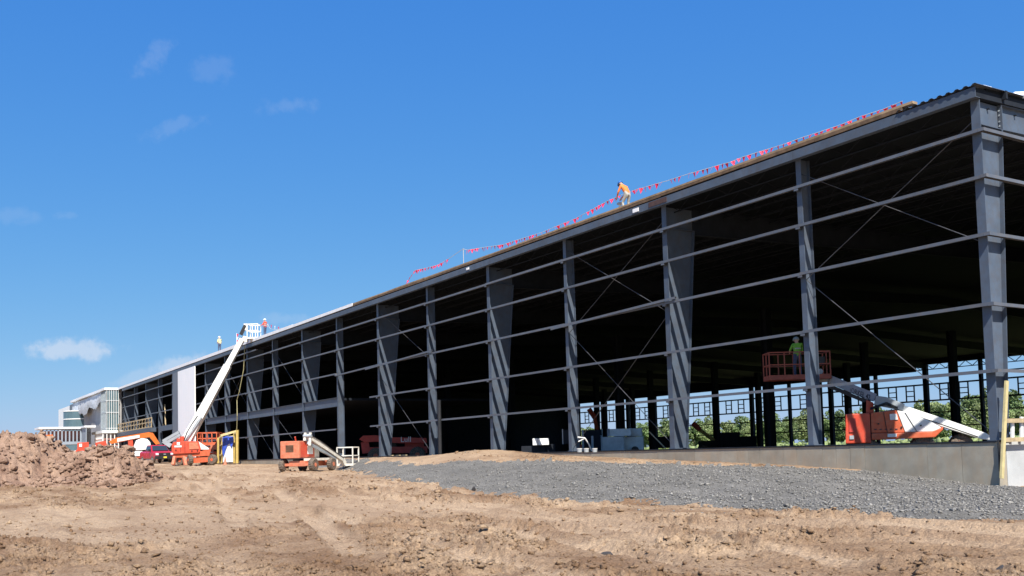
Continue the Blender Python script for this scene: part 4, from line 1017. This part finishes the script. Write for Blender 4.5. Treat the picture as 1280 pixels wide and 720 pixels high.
# ------------------------------------------------------------------ lift standing inside the first bay
def inner_lift():
    D = 38.0; base = at_depth(1120, 560, D); base.z = -.62
    t = thing('boom_lift', 'red orange boom lift with grey and white boom standing inside the nearest bay', 'boom lift', base, IMG_RZ); L = localiser(t, D)
    for px, dd in ((1082, -.75), (1082, 1.0), (1153, -.75), (1153, 1.0), (1201, -.3), (1201, 1.4)):
        p = L(px, 556, dd); p.z = .46; wheel(t, p, .46, .38, (0, 1, 0), 'orange')
    p1 = L(1082, 556, 0); p2 = L(1201, 556, .4)
    MB().box((p1.x-.2, -.45, .38), (p2.x+.2, .75, .62)).build('chassis', 'black', t)
    b = px_poly(L, [(1057, 517.5), (1087, 516.3), (1089, 553.5), (1057, 554.5)], -1.05, 1.05).build('counterweight', 'red_orange', t, .035)
    px_poly(L, [(1061.5, 523), (1070, 522.7), (1070, 540), (1061.5, 540.4)], -1.09, -1.06).build('vent', 'deep_red', b)
    px_poly(L, [(1062, 544.5), (1067.5, 544.3), (1067.5, 549), (1062, 549.2)], -1.09, -1.06).build('placard', 'galv', b)
    px_poly(L, [(1088.2, 516.2), (1120, 512.5), (1131, 540.5), (1089.3, 541.5)], -1.0, 1.0).build('engine_cover', 'orange', t, .03)
    px_poly(L, [(1112, 517.5), (1121, 517), (1122.5, 524.5), (1112.6, 525)], -1.04, -1.01).build('placard', 'white_paint', t)
    px_poly(L, [(1121.2, 513), (1135, 515.5), (1162, 526), (1176.5, 534.5), (1171, 539.2), (1131.5, 540.2)], -1.0, 1.0).build('hood', 'white_paint', t, .03)
    px_poly(L, [(1089.5, 541.8), (1131, 540.8), (1165, 539.4), (1179, 533.5), (1179, 537), (1169, 546.5), (1099, 549.8), (1089.5, 549.8)], -1.08, 1.08).build('skirt', 'orange', t, .03)
    px_poly(L, [(1109.5, 542.4), (1121, 542.0), (1121, 546), (1109.5, 546.4)], -1.11, -1.085).build('placard', 'white_paint', t)
    px_poly(L, [(1083, 500), (1091.5, 503), (1092.5, 516), (1082.5, 516.5)], -.45, .45).build('boom_post', 'red_orange', t, .02)
    # boom: grey upper stage, knuckle, white lower stage
    w = .16
    lo = px_poly(L, [(1120, 507.5), (1131, 507), (1190, 526.5), (1233, 541.5), (1240, 546.5), (1238, 549.8), (1228, 549.2), (1172, 532.5), (1126, 516)], -.62, -.28).build('lower_boom', 'white_paint', t, .02)
    MB().chain([L(1122, 513, -.66), L(1150, 521.5, -.68), L(1190, 535, -.68), L(1222, 546, -.66)], .022, 6).build('hydraulic_hose', 'black', lo)
    BD = 3.0                                             # the boom swings away into the building
    sw = lambda px: -.60+(BD+.35)*(1096-px)/62.0
    ud = lambda pts: MB().prism([L(x_, y_, sw(x_)) for x_, y_ in pts], (.12, .32, 0))
    up = ud([(1034, 467.5), (1041, 470), (1096, 492.5), (1092, 501.5), (1084, 499.5), (1034, 478)]).build('upper_boom', 'grey_paint', t)
    ud([(1034, 478.6), (1084, 500.2), (1080, 503), (1034, 484)]).build('boom_underside', 'black', up)
    px_poly(L, [(1095, 494.5), (1108, 496.2), (1131, 505), (1129, 513.5), (1114, 510), (1092.5, 505.8)], -.68, -.2).build('knuckle', 'grey_paint', t, .02)
    xd = L(1092, 497.6, sw(1092))-L(1058, 484.2, sw(1058)); pn = Vector((0, -.03, 0))
    text(t, 'SNORKEL 42', .31, L(1056.8, 488.4, sw(1057))+pn, xd, (0, 0, 1), 'text_dark', name='lettering')
    for a_, b_ in (((1104, 515), (1109, 541)), ((1131, 515.5), (1146, 539.6))):
        px_poly(L, [a_, (a_[0]+.7, a_[1]), (b_[0]+.7, b_[1]), b_], -1.022, -1.003).build('panel_gap', 'black', t)
    for px_, py_ in ((1097, 529), (1126, 533), (1150, 531)):
        px_poly(L, [(px_, py_), (px_+2.2, py_-.1), (px_+2.2, py_+1.6), (px_, py_+1.7)], -1.05, -1.003).build('latch', 'black', t)
    for k_ in range(5): px_poly(L, [(1093+k_*6.5, 536.2-k_*.1), (1096+k_*6.5, 536.1-k_*.1), (1096+k_*6.5, 537.3-k_*.1), (1093+k_*6.5, 537.4-k_*.1)], -1.02, -1.003).build('decal', 'text_dark', t)
    for k_ in range(3):
        MB().chain([L(1088, 510+k_, -.5), L(1097, 507+k_, -.72), L(1108, 503+k_*1.5, -.74), L(1122, 509+k_, -.7)], .018, 6).build('hydraulic_hose', 'black', t)
    MB().tube(L(1100, 516, -.35), L(1128, 512, -.5), .055, 10).build('lift_cylinder', 'galv', t)
    MB().tube(L(1063, 517, .4), L(1062, 510.5, .4), .05, 8).build('exhaust', 'black', t)
    # basket
    o = L(962.5, 475.8, BD-.6); e = L(1038.5, 470, BD-.6); o.z = (o.z+e.z)/2-.04
    bk = cage(t, o, (1, 0, 0), (0, 1, 0), e.x-o.x, .95, 1.14, 'shaded_red', nx=4, ny=2, r=.024, toe=.2)
    MB().box((e.x-.62, o.y+.3, o.z+.62), (e.x-.12, o.y+.7, o.z+.95)).build('control_panel', 'black', bk)
    MB().lathe((e.x-.35, o.y+.24, o.z+.32), (0, 1, 0), [(0, .12), (.08, .12)], 14).build('lamp', 'grey_paint', bk)
    MB().beam((e.x-.2, o.y+.8, o.z+.0), L(1037, 474, sw(1037)), .2, .2).build('basket_arm', 'grey_paint', up)
    mw = Matrix.Translation(t.location) @ t.rotation_euler.to_matrix().to_4x4()
    return mw @ Vector((L(998, 465, BD-.2).x, o.y+.42, o.z+.065))
basket_spot = inner_lift()

# ------------------------------------------------------------------ telehandler in the shade of the frame
def shade_telehandler():
    D = 80.0; base = at_depth(490, 576, D); base.z = -.6
    t = thing('telehandler', 'red telehandler darkened for the shade it stands in behind the steel columns', 'telehandler', base, IMG_RZ); L = localiser(t, D)
    b = px_poly(L, [(449, 549), (454, 544.5), (470, 544), (487, 546.5), (533, 547.5), (534, 553.5), (500, 554), (470, 552), (456, 553)], -.9, -.4).build('boom', 'deep_red', t, .02)
    text(t, 'Lull', .62, L(500.5, 552.6, -.93), (1, 0, 0), (0, 0, 1), 'text_white')
    px_poly(L, [(451, 553), (461, 553), (463, 566), (453, 567)], -.8, .8).build('mast', 'deep_red', t)
    px_poly(L, [(462, 559), (534, 558), (534, 566), (462, 567)], -.9, .9).build('chassis', 'deep_red', t)
    px_poly(L, [(506, 553.6), (530, 553.2), (530, 558.2), (506, 558.6)], -.3, .9).build('engine_hood', 'deep_red', t, .04)
    px_poly(L, [(478, 547.5), (494, 547), (496, 559), (478, 559.5)], -.1, .85).build('cab', 'black', t, .04)
    for px in (470, 522):
        for dd in (-1.0, 1.0):
            p = L(px, 566, dd); p.z = .65; wheel(t, p, .65, .42, (0, 1, 0), 'orange')
shade_telehandler()
# distant orange arm seen against the rear openings
def rear_lift():
    D = 105.0; base = at_depth(890, 556, D); base.z = -.6
    t = thing('boom_lift', 'small boom lift with slanting yellow arm near the rear wall', 'boom lift', base, IMG_RZ); L = localiser(t, D)
    MB().box((-1.3, -.8, .4), (1.3, .8, 1.3)).build('turntable', 'black', t, .04)
    for sx in (-1, 1):
        for sy in (-.85, .85): wheel(t, (sx, sy, .42), .42, .34, (0, 1, 0), 'orange')
    MB().beam(L(893, 551, 0), L(873, 536, 0), .3, .35).build('boom', 'yellow', t); MB().beam(L(866, 529, 0), L(874.5, 537, 0), .4, .5).build('boom_head', 'red_orange', t)
    D = 112.0; base = at_depth(738, 560, D); base.z = -.6
    t = thing('boom_lift', 'orange knuckled lift arm far back left of the duct stack', 'boom lift', base, IMG_RZ); L = localiser(t, D)
    MB().box((-1.3, -.8, .4), (1.3, .8, 1.3)).build('turntable', 'red_orange', t, .04)
    for sx in (-1, 1):
        for sy in (-.85, .85): wheel(t, (sx, sy, .42), .42, .34, (0, 1, 0), 'orange')
    MB().beam(L(736, 511, 0), L(744, 523, 0), .4, .5).build('boom_head', 'red_orange', t); MB().beam(L(743, 521, 0), L(748, 545, 0), .3, .35).build('boom', 'orange', t)
rear_lift()

# ------------------------------------------------------------------ materials stored inside
def crate(px0, px1, py0, py1, depth, label, material, cat='duct', group=None, ribs=True, bot=None, th=1.1):
    c = at_depth((px0+px1)/2, py1, depth)
    t = thing('duct_section' if cat == 'duct' else cat.replace(' ', '_'), label, cat, c, IMG_RZ, group); L = localiser(t, depth)
    a, b = L(px0, py1, 0), L(px1, py0, 0); z1 = b.z
    mb = MB().box((a.x, 0, 0), (b.x, th, z1)); o = mb.build('shell', material, t, .015)
    if ribs:
        for xx in (a.x-.012, b.x+.012): MB().box((xx-.02, -.03, -.005 if False else .0), (xx+.02, th+.03, z1+.03)).build('flange', 'galv', t)
    return t
crate(753, 779.5, 545.5, 563.5, 57, 'grey sheet metal duct at the lower left of the stack', 'duct_grey')
crate(780.5, 804, 545.5, 563.2, 57.6, 'pale metal duct with dark round opening at lower right of the stack', 'duct_pale')
crate(762, 788.5, 535.6, 545.0, 57.2, 'long pale duct on top of the stack at left', 'duct_pale')
crate(789.3, 802, 535.2, 545.0, 57.8, 'short pale duct on top of the stack at right', 'duct_pale')
crate(730, 752.5, 537, 563.5, 60, 'dark duct box standing left of the pale stack', 'dark_steel')
t = crate(742, 752, 545, 563.5, 57.5, 'narrow dark box against the lower left duct', 'dark_steel')
# dark round opening in the pale duct
o = thing('round_opening', 'dark round opening cover leaning on the pale duct', 'cover', at_depth(794, 562.6, 57.2), IMG_RZ)
MB().prism([(.22*math.cos(a), 0, .22*math.sin(a)) for a in [math.pi*k/12 for k in range(13)]], (0, .1, 0)).build('disc', 'black', o)
crate(666, 672, 548, 556.5, 52, 'white box on the left of the pair above dark crates', 'white_paint', 'box', ribs=False, th=.5)
crate(673, 686, 547.8, 556.2, 52, 'wide white box on the right of the pair above dark crates', 'white_paint', 'box', ribs=False, th=.5)
crate(652, 682, 557, 566.5, 52.3, 'long dark crate under the white boxes', 'dark_steel', 'crate', ribs=False)
crate(683, 694, 555, 566.5, 52.3, 'dark crate at the right end of the long one', 'dark_steel', 'crate', ribs=False)
crate(704, 713, 537, 555, 51, 'tall thin grey panel standing just left of a column', 'dark_steel', 'panel', ribs=True, th=.12)
for k, (a, b) in enumerate(((722, 727), (729, 737), (740, 747))):
    c = at_depth((a+b)/2, 565.2, 46); bu = thing('bucket', ('small pale bucket nearest the column foot', 'middle pale bucket in the row of three', 'pale bucket nearest the dark boxes')[k], 'bucket', c, IMG_RZ)
    MB().lathe((0, 0, 0), (0, 0, 1), [(0, .11), (.16, .13)], 16).build('pail', 'galv', bu); MB().lathe((0, 0, .161), (0, 0, 1), [(0, .135), (.02, .135)], 16).build('lid', 'white_paint', bu)
# bent white pipe frame
c = at_depth(730, 565, 48); pf = thing('pipe_frame', 'bent white pipe frame leaning behind the column among stored ducts', 'pipe frame', c, IMG_RZ); L = localiser(pf, 48)
MB().chain([L(722, 546.5, 0), L(731, 547.5, .1), L(736, 555, .2), L(740, 564.5, .3)], .035, 8).build('pipe', 'white_paint', pf); MB().chain([L(723, 552, .1), L(731, 548, .1)], .03, 8).build('pipe', 'white_paint', pf)
# loose boards and dark post at the slab edge
for k, (a, b, y) in enumerate(((485, 491, 569.4), (493, 500, 569.6), (501, 508, 570))):
    p, q = on_y(a, y-.6, .6), on_y(b, y+.6, .3); p.z = q.z = .065
    bd = thing('loose_board', ('left loose pale board lying on the slab edge', 'middle loose pale board lying on the slab edge', 'right loose pale board lying on the slab edge')[k], 'board', p)
    MB().beam((0, 0, 0), q-p, .14, .05).build('plank', 'lumber', bd)
p = on_y(550.5, 574, -.3); zt = on_y(549, 500, -.3).z
bp = thing('dark_post', 'slim black post standing at the slab edge right of the fifth column', 'post', (p.x, p.y, -.5))
MB().tube((0, 0, 0), (0, 0, zt+.5), .11, 12).build('shaft', 'black', bp); MB().box((-.18, -.18, .38), (.18, .18, .55)).build('collar', 'black', bp)
c = at_depth(815, 560, 47); st = thing('leaning_pole', 'thin pale pole leaning between the duct stack and a column', 'pole', (0, 0, 0)); st.location = on_y(832, 560.5, 2.0)
MB().tube((0, 0, -.0), on_y(812, 540, 2.6)-Vector(st.location), .03, 6).build('shaft', 'lumber', st)
# dark gear seen against the rear field
for k, (a, b, y0, y1, lab) in enumerate(((903, 925, 540, 556, 'dark squat machine in front of the rear columns'), (926, 946, 545, 556, 'dark low pallet stack right of the squat machine'), (822, 850, 545, 556, 'dark low stack behind the wide column'))):
    t = crate(a, b, y0, y1+4, 95, lab, 'dark_steel', 'stack', ribs=False, th=2)

# ------------------------------------------------------------------ wooden guard at the corner of the slab
wg = thing('wooden_guard', 'rough wooden guard rail with leaning post at the corner of the end wall', 'guard rail', (.45, .1, -1.2))
inv = Vector((.45, .1, -1.2))
p, q = on_x(1252.2, 598, .30), on_x(1258.3, 476, .42)
MB().beam(p-inv, q-inv, .07, .13, up=(0, 1, 0)).build('post', 'pale_yellow', wg)
for ya, yb in ((526, 525.5), (549.8, 549.0)):
    a, b = on_x(1255, ya, .34), on_x(1279, yb, .34); d = (b-a)*2.2; d.z *= .6
    MB().beam(a-inv, a+d-inv, .05, .13).build('rail', 'lumber', wg)
for px in (1265.5, 1277):
    a, b = on_x(px, 548.5, .25), on_x(px, 521 if px > 1270 else 528, .25)
    MB().beam(a-inv, b-inv, .14, .05, up=(1, 0, 0)).build('upright', 'white_paint', wg)
ds = thing('corner_pipe', 'thin black pipe on the corner of the concrete wall', 'pipe', (.19, -.12, -.9))
MB().tube((0, 0, 0), (0, 0, .95), .03, 8).build('pipe', 'black', ds)

# ------------------------------------------------------------------ roof things: bundles, pennants, people
for k, (yy, s_, lab) in enumerate(((.7, .22, 'small white plastic bundle on the roof corner'), (2.6, .28, 'larger white plastic bundle further along the roof end'))):
    mb = MB(); bm_ = [( -.35, .0, 0)]
    me = clod_meshes[k+1].copy(); me.materials.clear(); me.materials.append(M['membrane'])
    o = link('plastic_bundle', me); o.location = (-.1, yy, roof_z(yy)+.16); o.scale = (s_, s_*1.9, s_*.75); tag(o, lab, 'bundle')

edge = [(508, 354), (513, 346), (519, 338), (537, 334), (548, 331), (560, 324)]
edge2 = [(584, 312.5), (607, 309), (628, 306), (650, 299), (676, 291), (700, 281), (720, 273), (740, 262), (760, 251), (776, 244), (795, 237), (815, 231.5), (823, 229), (834, 226), (860, 217.5), (880, 212), (900, 206), (912, 203), (928, 196.5), (950, 189.5), (981, 180), (998, 173.5), (1017, 167.5), (1051, 156), (1076, 145.5), (1103, 137), (1128, 126.5)]
def pennants(line, Y, label, spacing=.32):
    P = [on_y(x, y, Y) for x, y in line]
    t = thing('pennant_line', label, 'pennants', P[0])
    MB().chain([p-P[0] for p in P], .012, 5).build('cord', 'rope', t)
    me = MB().add([(-.12, 0, 0), (.12, 0, 0), (.0, -.03, -.30), (-.12, .008, 0), (.12, .008, 0), (.0, -.022, -.30)], [(0, 2, 1), (3, 4, 5), (0, 1, 4, 3), (1, 2, 5, 4), (2, 0, 3, 5)]).mesh('pennant')
    me.materials.append(M['pennant'])
    d = 0.0
    for a, b in zip(P[:-1], P[1:]):
        ln = (b-a).length
        while d < ln:
            p = a.lerp(b, d/ln); o = link('pennant', me, t); o.location = p-P[0]; o.rotation_euler = (random.uniform(-.5, .5), random.uniform(-.25, .25), random.uniform(-.8, .8))
            s_ = random.uniform(.6, .95); o.scale = (s_, s_, s_); d += spacing*random.uniform(.8, 1.2)*(1.7 if random.random() < .07 else 1)
        d -= ln
    return P
PA = pennants(edge, 1.2, 'short string of red pennants dropping to the roof edge at left'); PB = pennants(edge2, 1.2, 'long string of red pennants along the roof edge to the right')
pp = on_y(579.5, 328, 1.2); zt = on_y(579, 311, 1.2).z
st = thing('pennant_post', 'thin pale post holding the gap between the two pennant strings', 'post', (pp.x, 1.2, roof_z(1.2)+.17)); MB().tube((0, 0, 0), (0, 0, zt-roof_z(1.2)-.17), .018, 8).build('shaft', 'rope', st); MB().box((-.18, -.18, 0), (.18, .18, .05)).build('foot', 'white_paint', st)
a = Vector((pp.x, 1.2, zt)); g = thing('guy_rope', 'pale slack rope joining the pennant post to the left string', 'rope', a); MB().chain([Vector((0, 0, 0)), PA[-1]-a], .014, 5).build('cord', 'rope', g)
g = thing('guy_rope', 'pale rope end joining the pennant post to the right string', 'rope', a); MB().chain([Vector((0, 0, 0)), PB[0]-a], .014, 5).build('cord', 'rope', g)
# short flags beside the raised basket
P0 = on_y(296, 432, .6); fp = thing('flag_post', 'short post with red and white flags on the roof left of the raised basket', 'flag post', (P0.x, .6, roof_z(.6)+.39))
MB().tube((0, 0, 0), (0, 0, 1.45), .03, 6).build('shaft', 'white_paint', fp)
for k in range(4):
    MB().prism([(-.0, 0, 1.4-k*.32), (.5, .05, 1.32-k*.32), (.12, .0, 1.02-k*.32)], (0, .01, 0)).build('flag', 'pennant' if k % 2 == 0 else 'white_paint', fp)
PC = [on_y(x, y, .8) for x, y in ((334, 405), (338, 411), (345, 412), (352, 410))]
pt = thing('pennant_line', 'small bunch of pale pink pennants right of the raised basket', 'pennants', PC[0]); MB().chain([p-PC[0] for p in PC], .015, 5).build('cord', 'rope', pt)
for k in range(5):
    q = PC[0].lerp(PC[-1], k/4)-PC[0]; MB().prism([q, q+Vector((.3, 0, -.02)), q+Vector((.15, 0, -.36))], (0, .01, 0)).build('pennant', 'pennant' if k % 2 else 'white_wrap', pt)

def person(label, loc, rz, J, shirt, trousers, helmet, sleeves=True, bands=False):
    """one skinned body from a posed skeleton; J overrides default joint positions (x forward, y left)"""
    D = dict(pel=(0,0,.95), ab=(0,0,1.1), ch=(0,0,1.3), nb=(0,0,1.47), hd=(.03,0,1.58), ht=(.03,0,1.72),
             sl=(0,.17,1.42), el=(.04,.25,1.14), wl=(.14,.24,.9), kl=(.19,.235,.82), sr=(0,-.17,1.42), er=(.04,-.25,1.14), wr=(.14,-.24,.9), kr=(.19,-.235,.82),
             hl=(0,.09,.9), nl=(.03,.11,.49), al=(0,.115,.08), tl=(.17,.13,.035), hr=(0,-.09,.9), nr=(.03,-.11,.49), ar=(0,-.115,.08), tr=(.17,-.13,.035))
    D.update(J)
    Rd = dict(pel=(.155,.135), ab=(.155,.125), ch=(.175,.135), nb=(.062,.062), hd=(.08,.092), ht=(.062,.07), sl=(.075,.075), el=(.048,.048), wl=(.034,.034), kl=(.042,.026), sr=(.075,.075), er=(.048,.048), wr=(.034,.034), kr=(.042,.026),
              hl=(.095,.1), nl=(.065,.065), al=(.048,.048), tl=(.045,.038), hr=(.095,.1), nr=(.065,.065), ar=(.048,.048), tr=(.045,.038))
    E_ = [('pel','ab'),('ab','ch'),('ch','nb'),('nb','hd'),('hd','ht'),('ch','sl'),('sl','el'),('el','wl'),('wl','kl'),('ch','sr'),('sr','er'),('er','wr'),('wr','kr'),('pel','hl'),('hl','nl'),('nl','al'),('al','tl'),('pel','hr'),('hr','nr'),('nr','ar'),('ar','tr')]
    names = list(D); me = bpy.data.meshes.new('body'); me.from_pydata([D[k] for k in names], [(names.index(a), names.index(b)) for a, b in E_], [])
    ob = bpy.data.objects.new('body', me); col.objects.link(ob)
    md = ob.modifiers.new('s', 'SKIN'); md.use_smooth_shade = True
    sv = me.skin_vertices[0].data
    for i, k in enumerate(names): sv[i].radius = Rd[k]; sv[i].use_root = (k == 'pel')
    ob.modifiers.new('d', 'SUBSURF').levels = 2; ob.modifiers['d'].render_levels = 2
    dg = bpy.context.evaluated_depsgraph_get(); fin = bpy.data.meshes.new_from_object(ob.evaluated_get(dg)); bpy.data.objects.remove(ob)
    # fingers, nose and ears grow out of the same mesh
    bm = bmesh.new(); bm.from_mesh(fin)
    def blob(p, q, r0, r1):
        mb = MB(); mb.tube(p, q, r0, 6, r1); vs = [bm.verts.new(v) for v in mb.v]
        for f in mb.f: bm.faces.new([vs[i] for i in f])
    for w, k, sgn in (('wl', 'kl', 1), ('wr', 'kr', -1)):
        a, b = Vector(D[w]), Vector(D[k]); d = (b-a).normalized(); sd = d.cross(Vector((1, 0, 0))); 
        if sd.length < .2: sd = d.cross(Vector((0, 0, 1)))
        sd.normalize()
        for i, ln in enumerate((.065, .075, .07, .055)):
            p = b-d*.005+sd*(i-1.5)*.02; mid = p+d*ln*.55; blob(p, mid, .010, .009); blob(mid, mid+(d*.6+Vector((.5, 0, 0))).normalized()*ln*.5, .009, .007)
        p = a.lerp(b, .4)+sd*.035; blob(p, p+(d+sd*.8).normalized()*.06, .011, .008)
    h = Vector(D['hd']); up = (Vector(D['ht'])-h).normalized(); fw = (Vector((0, 1, 0)).cross(up)).normalized()
    if fw.x < 0 and abs(up.z) > .5: fw = -fw
    blob(h+fw*.07+up*.04, h+fw*.115, .012, .018); blob(h+Vector((0, .075, .02)), h+Vector((-.01, .098, .03)), .025, .02); blob(h+Vector((0, -.075, .02)), h+Vector((-.01, -.098, .03)), .025, .02)
    bm.to_mesh(fin); bm.free()
    for mm_ in (shirt, trousers, 'skin', 'boots'): fin.materials.append(M[mm_])
    reg = {}
    for a, b in E_:
        if b in ('hd', 'ht') or b in ('kl', 'kr') or (not sleeves and b in ('wl', 'wr')): r = 2
        elif b in ('hl', 'nl', 'al', 'hr', 'nr', 'ar'): r = 1
        elif b in ('tl', 'tr'): r = 3
        else: r = 0
        reg[(a, b)] = r
    def near(c):
        best = (9, 0)
        for (a, b), r in reg.items():
            A_, B_ = Vector(D[a]), Vector(D[b]); t_ = max(0, min(1, (c-A_).dot(B_-A_)/(B_-A_).length_squared)); dd = (A_+(B_-A_)*t_-c).length
            if dd < best[0]: best = (dd, r)
        return best[1]
    for p in fin.polygons: p.material_index = near(p.center); p.use_smooth = True
    t = thing('person', label, 'person', loc, rz); link('body', fin, t)
    ab, chv = Vector(D['ab']), Vector(D['ch']); dd_ = (chv-ab).normalized()
    if bands:
        for f_ in (.0, .75):
            MB().lathe(ab.lerp(chv, f_), dd_, [(-.028, .163), (.028, .166)], 18).build('reflective_band', 'pale_trousers', t)
    top = Vector(D['ht']); hm = MB().lathe(top-up*.05, up, [(-.03, .125), (.0, .128), (.05, .115), (.09, .08), (.105, .02)], 20).build('helmet', helmet, t, smooth=True)
    MB().lathe(top-up*.075+fw*.035, up, [(0, .145), (.014, .14)], 20).build('brim', helmet, hm)
    return t
UP = IMG_RZ
# kneeling/bending roof worker (faces left along the roof edge)
w = on_y(783, 258, .55)
person('person in orange shirt and blue helmet bending over the roof edge', (w.x, .55, roof_z(.55)+.18), math.pi*1.02,
       dict(pel=(-.12,0,.86), ab=(-.03,0,1.04), ch=(.1,0,1.22), nb=(.24,0,1.36), hd=(.32,0,1.43), ht=(.41,0,1.53), sl=(.14,.19,1.27), sr=(.14,-.19,1.27), el=(.24,.27,.99), er=(.30,-.27,1.0), wl=(.44,.18,.80), wr=(.50,-.16,.82), kl=(.49,.16,.73), kr=(.55,-.14,.75),
            hl=(-.12,.1,.84), hr=(-.12,-.1,.84), nl=(.12,.13,.47), nr=(.02,-.14,.45), al=(-.02,.14,.08), ar=(-.2,-.15,.08), tl=(.15,.15,.035), tr=(-.03,-.16,.035)), 'hi_orange', 'pale_trousers', 'helmet_blue')
tr = thing('roof_tool', 'white tool stand under the hands of the bending roof worker', 'tool', (w.x-.75, .8, roof_z(.8)+.18))
MB().tube((-.25, 0, 0), (-.05, 0, .62), .03, 6).build('leg', 'white_paint', tr); MB().tube((.2, .1, 0), (-.05, .02, .62), .03, 6).build('leg', 'white_paint', tr); MB().tube((.1, -.25, 0), (-.05, -.02, .62), .03, 6).build('leg', 'white_paint', tr); MB().box((-.15, -.1, .58), (.08, .1, .68)).build('head', 'galv', tr)
w = on_y(274.5, 438, .35)
person('person in yellow shirt and dark trousers standing on the roof at left', (w.x, .35, roof_z(.35)+.39), math.radians(200), dict(el=(.02,.25,1.16), wl=(.12,.2,1.0), kl=(.19,.16,.98)), 'yellow_shirt', 'denim', 'helmet_white', sleeves=False)
w = on_y(331.5, 418, .6)
person('person in red vest and white helmet beside the raised basket', (w.x, .6, roof_z(.6)+.39), math.radians(215), dict(el=(.1,.24,1.18), wl=(.33,.2,1.15), kl=(.41,.19,1.14), er=(.08,-.25,1.16), wr=(.3,-.22,1.08), kr=(.38,-.21,1.06)), 'red_vest', 'denim', 'helmet_white', bands=True)
person('person in lime shirt and grey helmet standing in the lift basket', basket_spot, math.radians(150), dict(hd=(.06,0,1.57), ht=(.09,0,1.70), el=(.14,.25,1.2), wl=(.36,.2,1.12), kl=(.43,.18,1.1), er=(.1,-.25,1.17), wr=(.32,-.22,1.1), kr=(.4,-.2,1.09), nl=(.06,.12,.49)), 'hi_green', 'denim', 'helmet_grey', sleeves=False, bands=True)

# ------------------------------------------------------------------ trees beyond the rear wall
def leaf_cloud(n, rx, rz, seed, size):
    g = np.random.default_rng(seed); nb = 22
    cb = g.normal(size=(nb, 3)); cb /= np.linalg.norm(cb, axis=1)[:, None]; cb *= g.uniform(.25, .95, (nb, 1))*np.array([rx, rx, rz])
    k = g.integers(0, nb, n); rr = g.uniform(.18, .42, nb)[k]*rx
    d = g.normal(size=(n, 3)); d /= np.linalg.norm(d, axis=1)[:, None]
    c = cb[k]+d*(rr*g.uniform(.4, 1, n)**.5)[:, None]
    a = g.normal(size=(n, 3)); a /= np.linalg.norm(a, axis=1)[:, None]; b = np.cross(a, g.normal(size=(n, 3))); b /= np.linalg.norm(b, axis=1)[:, None]
    s_ = g.uniform(.6, 1.4, n)[:, None]*size
    vs = np.stack([c-a*s_, c+b*s_*.55, c+a*s_, c-b*s_*.55], 1).reshape(-1, 3)
    me = bpy.data.meshes.new('crown'); me.vertices.add(len(vs)); me.vertices.foreach_set('co', vs.astype(np.float32).ravel())
    me.loops.add(n*4); me.loops.foreach_set('vertex_index', np.arange(n*4, dtype=np.int32)); me.polygons.add(n); me.polygons.foreach_set('loop_start', np.arange(0, n*4, 4, dtype=np.int32)); me.update(calc_edges=True)
    return me
crowns = []
for k in range(5):
    me = leaf_cloud(5200, 3.2, 2.7+.3*k, 100+k, .21); me.materials.append(M['leaf' if k % 2 else 'leaf_light']); crowns.append(me)
def trunk_mesh(k):
    mb = MB(); h = 3.4; mb.tube((0, 0, -.3), (.1, 0, h), .22, 8, .13)
    for i in range(6):
        a = i*1.05+k; z = 1.8+i*.3; mb.tube((.05, 0, z), (math.cos(a)*1.7, math.sin(a)*1.7, z+1.7), .08, 6, .025)
    me = mb.mesh('trunk'); me.materials.append(M['bark']); return me
trunks = [trunk_mesh(k) for k in range(3)]
TG = 'trees in the row behind the open rear wall'
k = 0
for row, (Yr, step) in enumerate(((138, 5.2), (158, 6.0), (178, 7.5))):
    x = -78.0-row*14
    while x > -300-row*25:
        t = thing('field_tree', 'leafy green tree in the row seen through the open rear wall', 'tree', (x+random.uniform(-1.5, 1.5), Yr+random.uniform(-6, 6), -.9), random.uniform(0, 6.3), TG)
        s_ = random.uniform(.62, 1.0)*(1.0+.16*row)*(1.2 if -125 < x < -95 else 1); t.scale = (s_*1.1, s_*1.1, s_)
        link('trunk', trunks[k % 3], t); c = link('crown', crowns[k % 5], t); c.location = (0, 0, 4.4); k += 1; x -= step*random.uniform(.75, 1.3)
# low scrub between the trees: one mass
n = 9000; g = np.random.default_rng(5)
cx = g.uniform(-320, -60, n); cy = g.uniform(112, 134, n)+0.0; ok = vnoise(cx*.13, cy*.13, 3) > .42; cx, cy = cx[ok], cy[ok]
me = lumps('scrub', np.stack([cx, cy, -1+g.uniform(0, 1.1, len(cx))], -1), g.uniform(.25, .7, len(cx)), 'leaf_light', 'oct', .9)
tag(link('scrub', me), 'low green scrub in front of the trees', 'scrub', kind='stuff')
# a small bush seen under the walkway at the far left
t = thing('green_bush', 'dark green bush under the walkway far left', 'bush', (-176, -19, -.3)); c = link('crown', crowns[1], t); c.location = (0, 0, 1.6); c.scale = (.7, .7, .7); link('stem', trunks[0], t).scale = (.4, .4, .4)

scene.render.engine = 'CYCLES'
scene.cycles.use_adaptive_sampling = True
scene.cycles.max_bounces = 6
scene.render.resolution_x = 1024; scene.render.resolution_y = 576
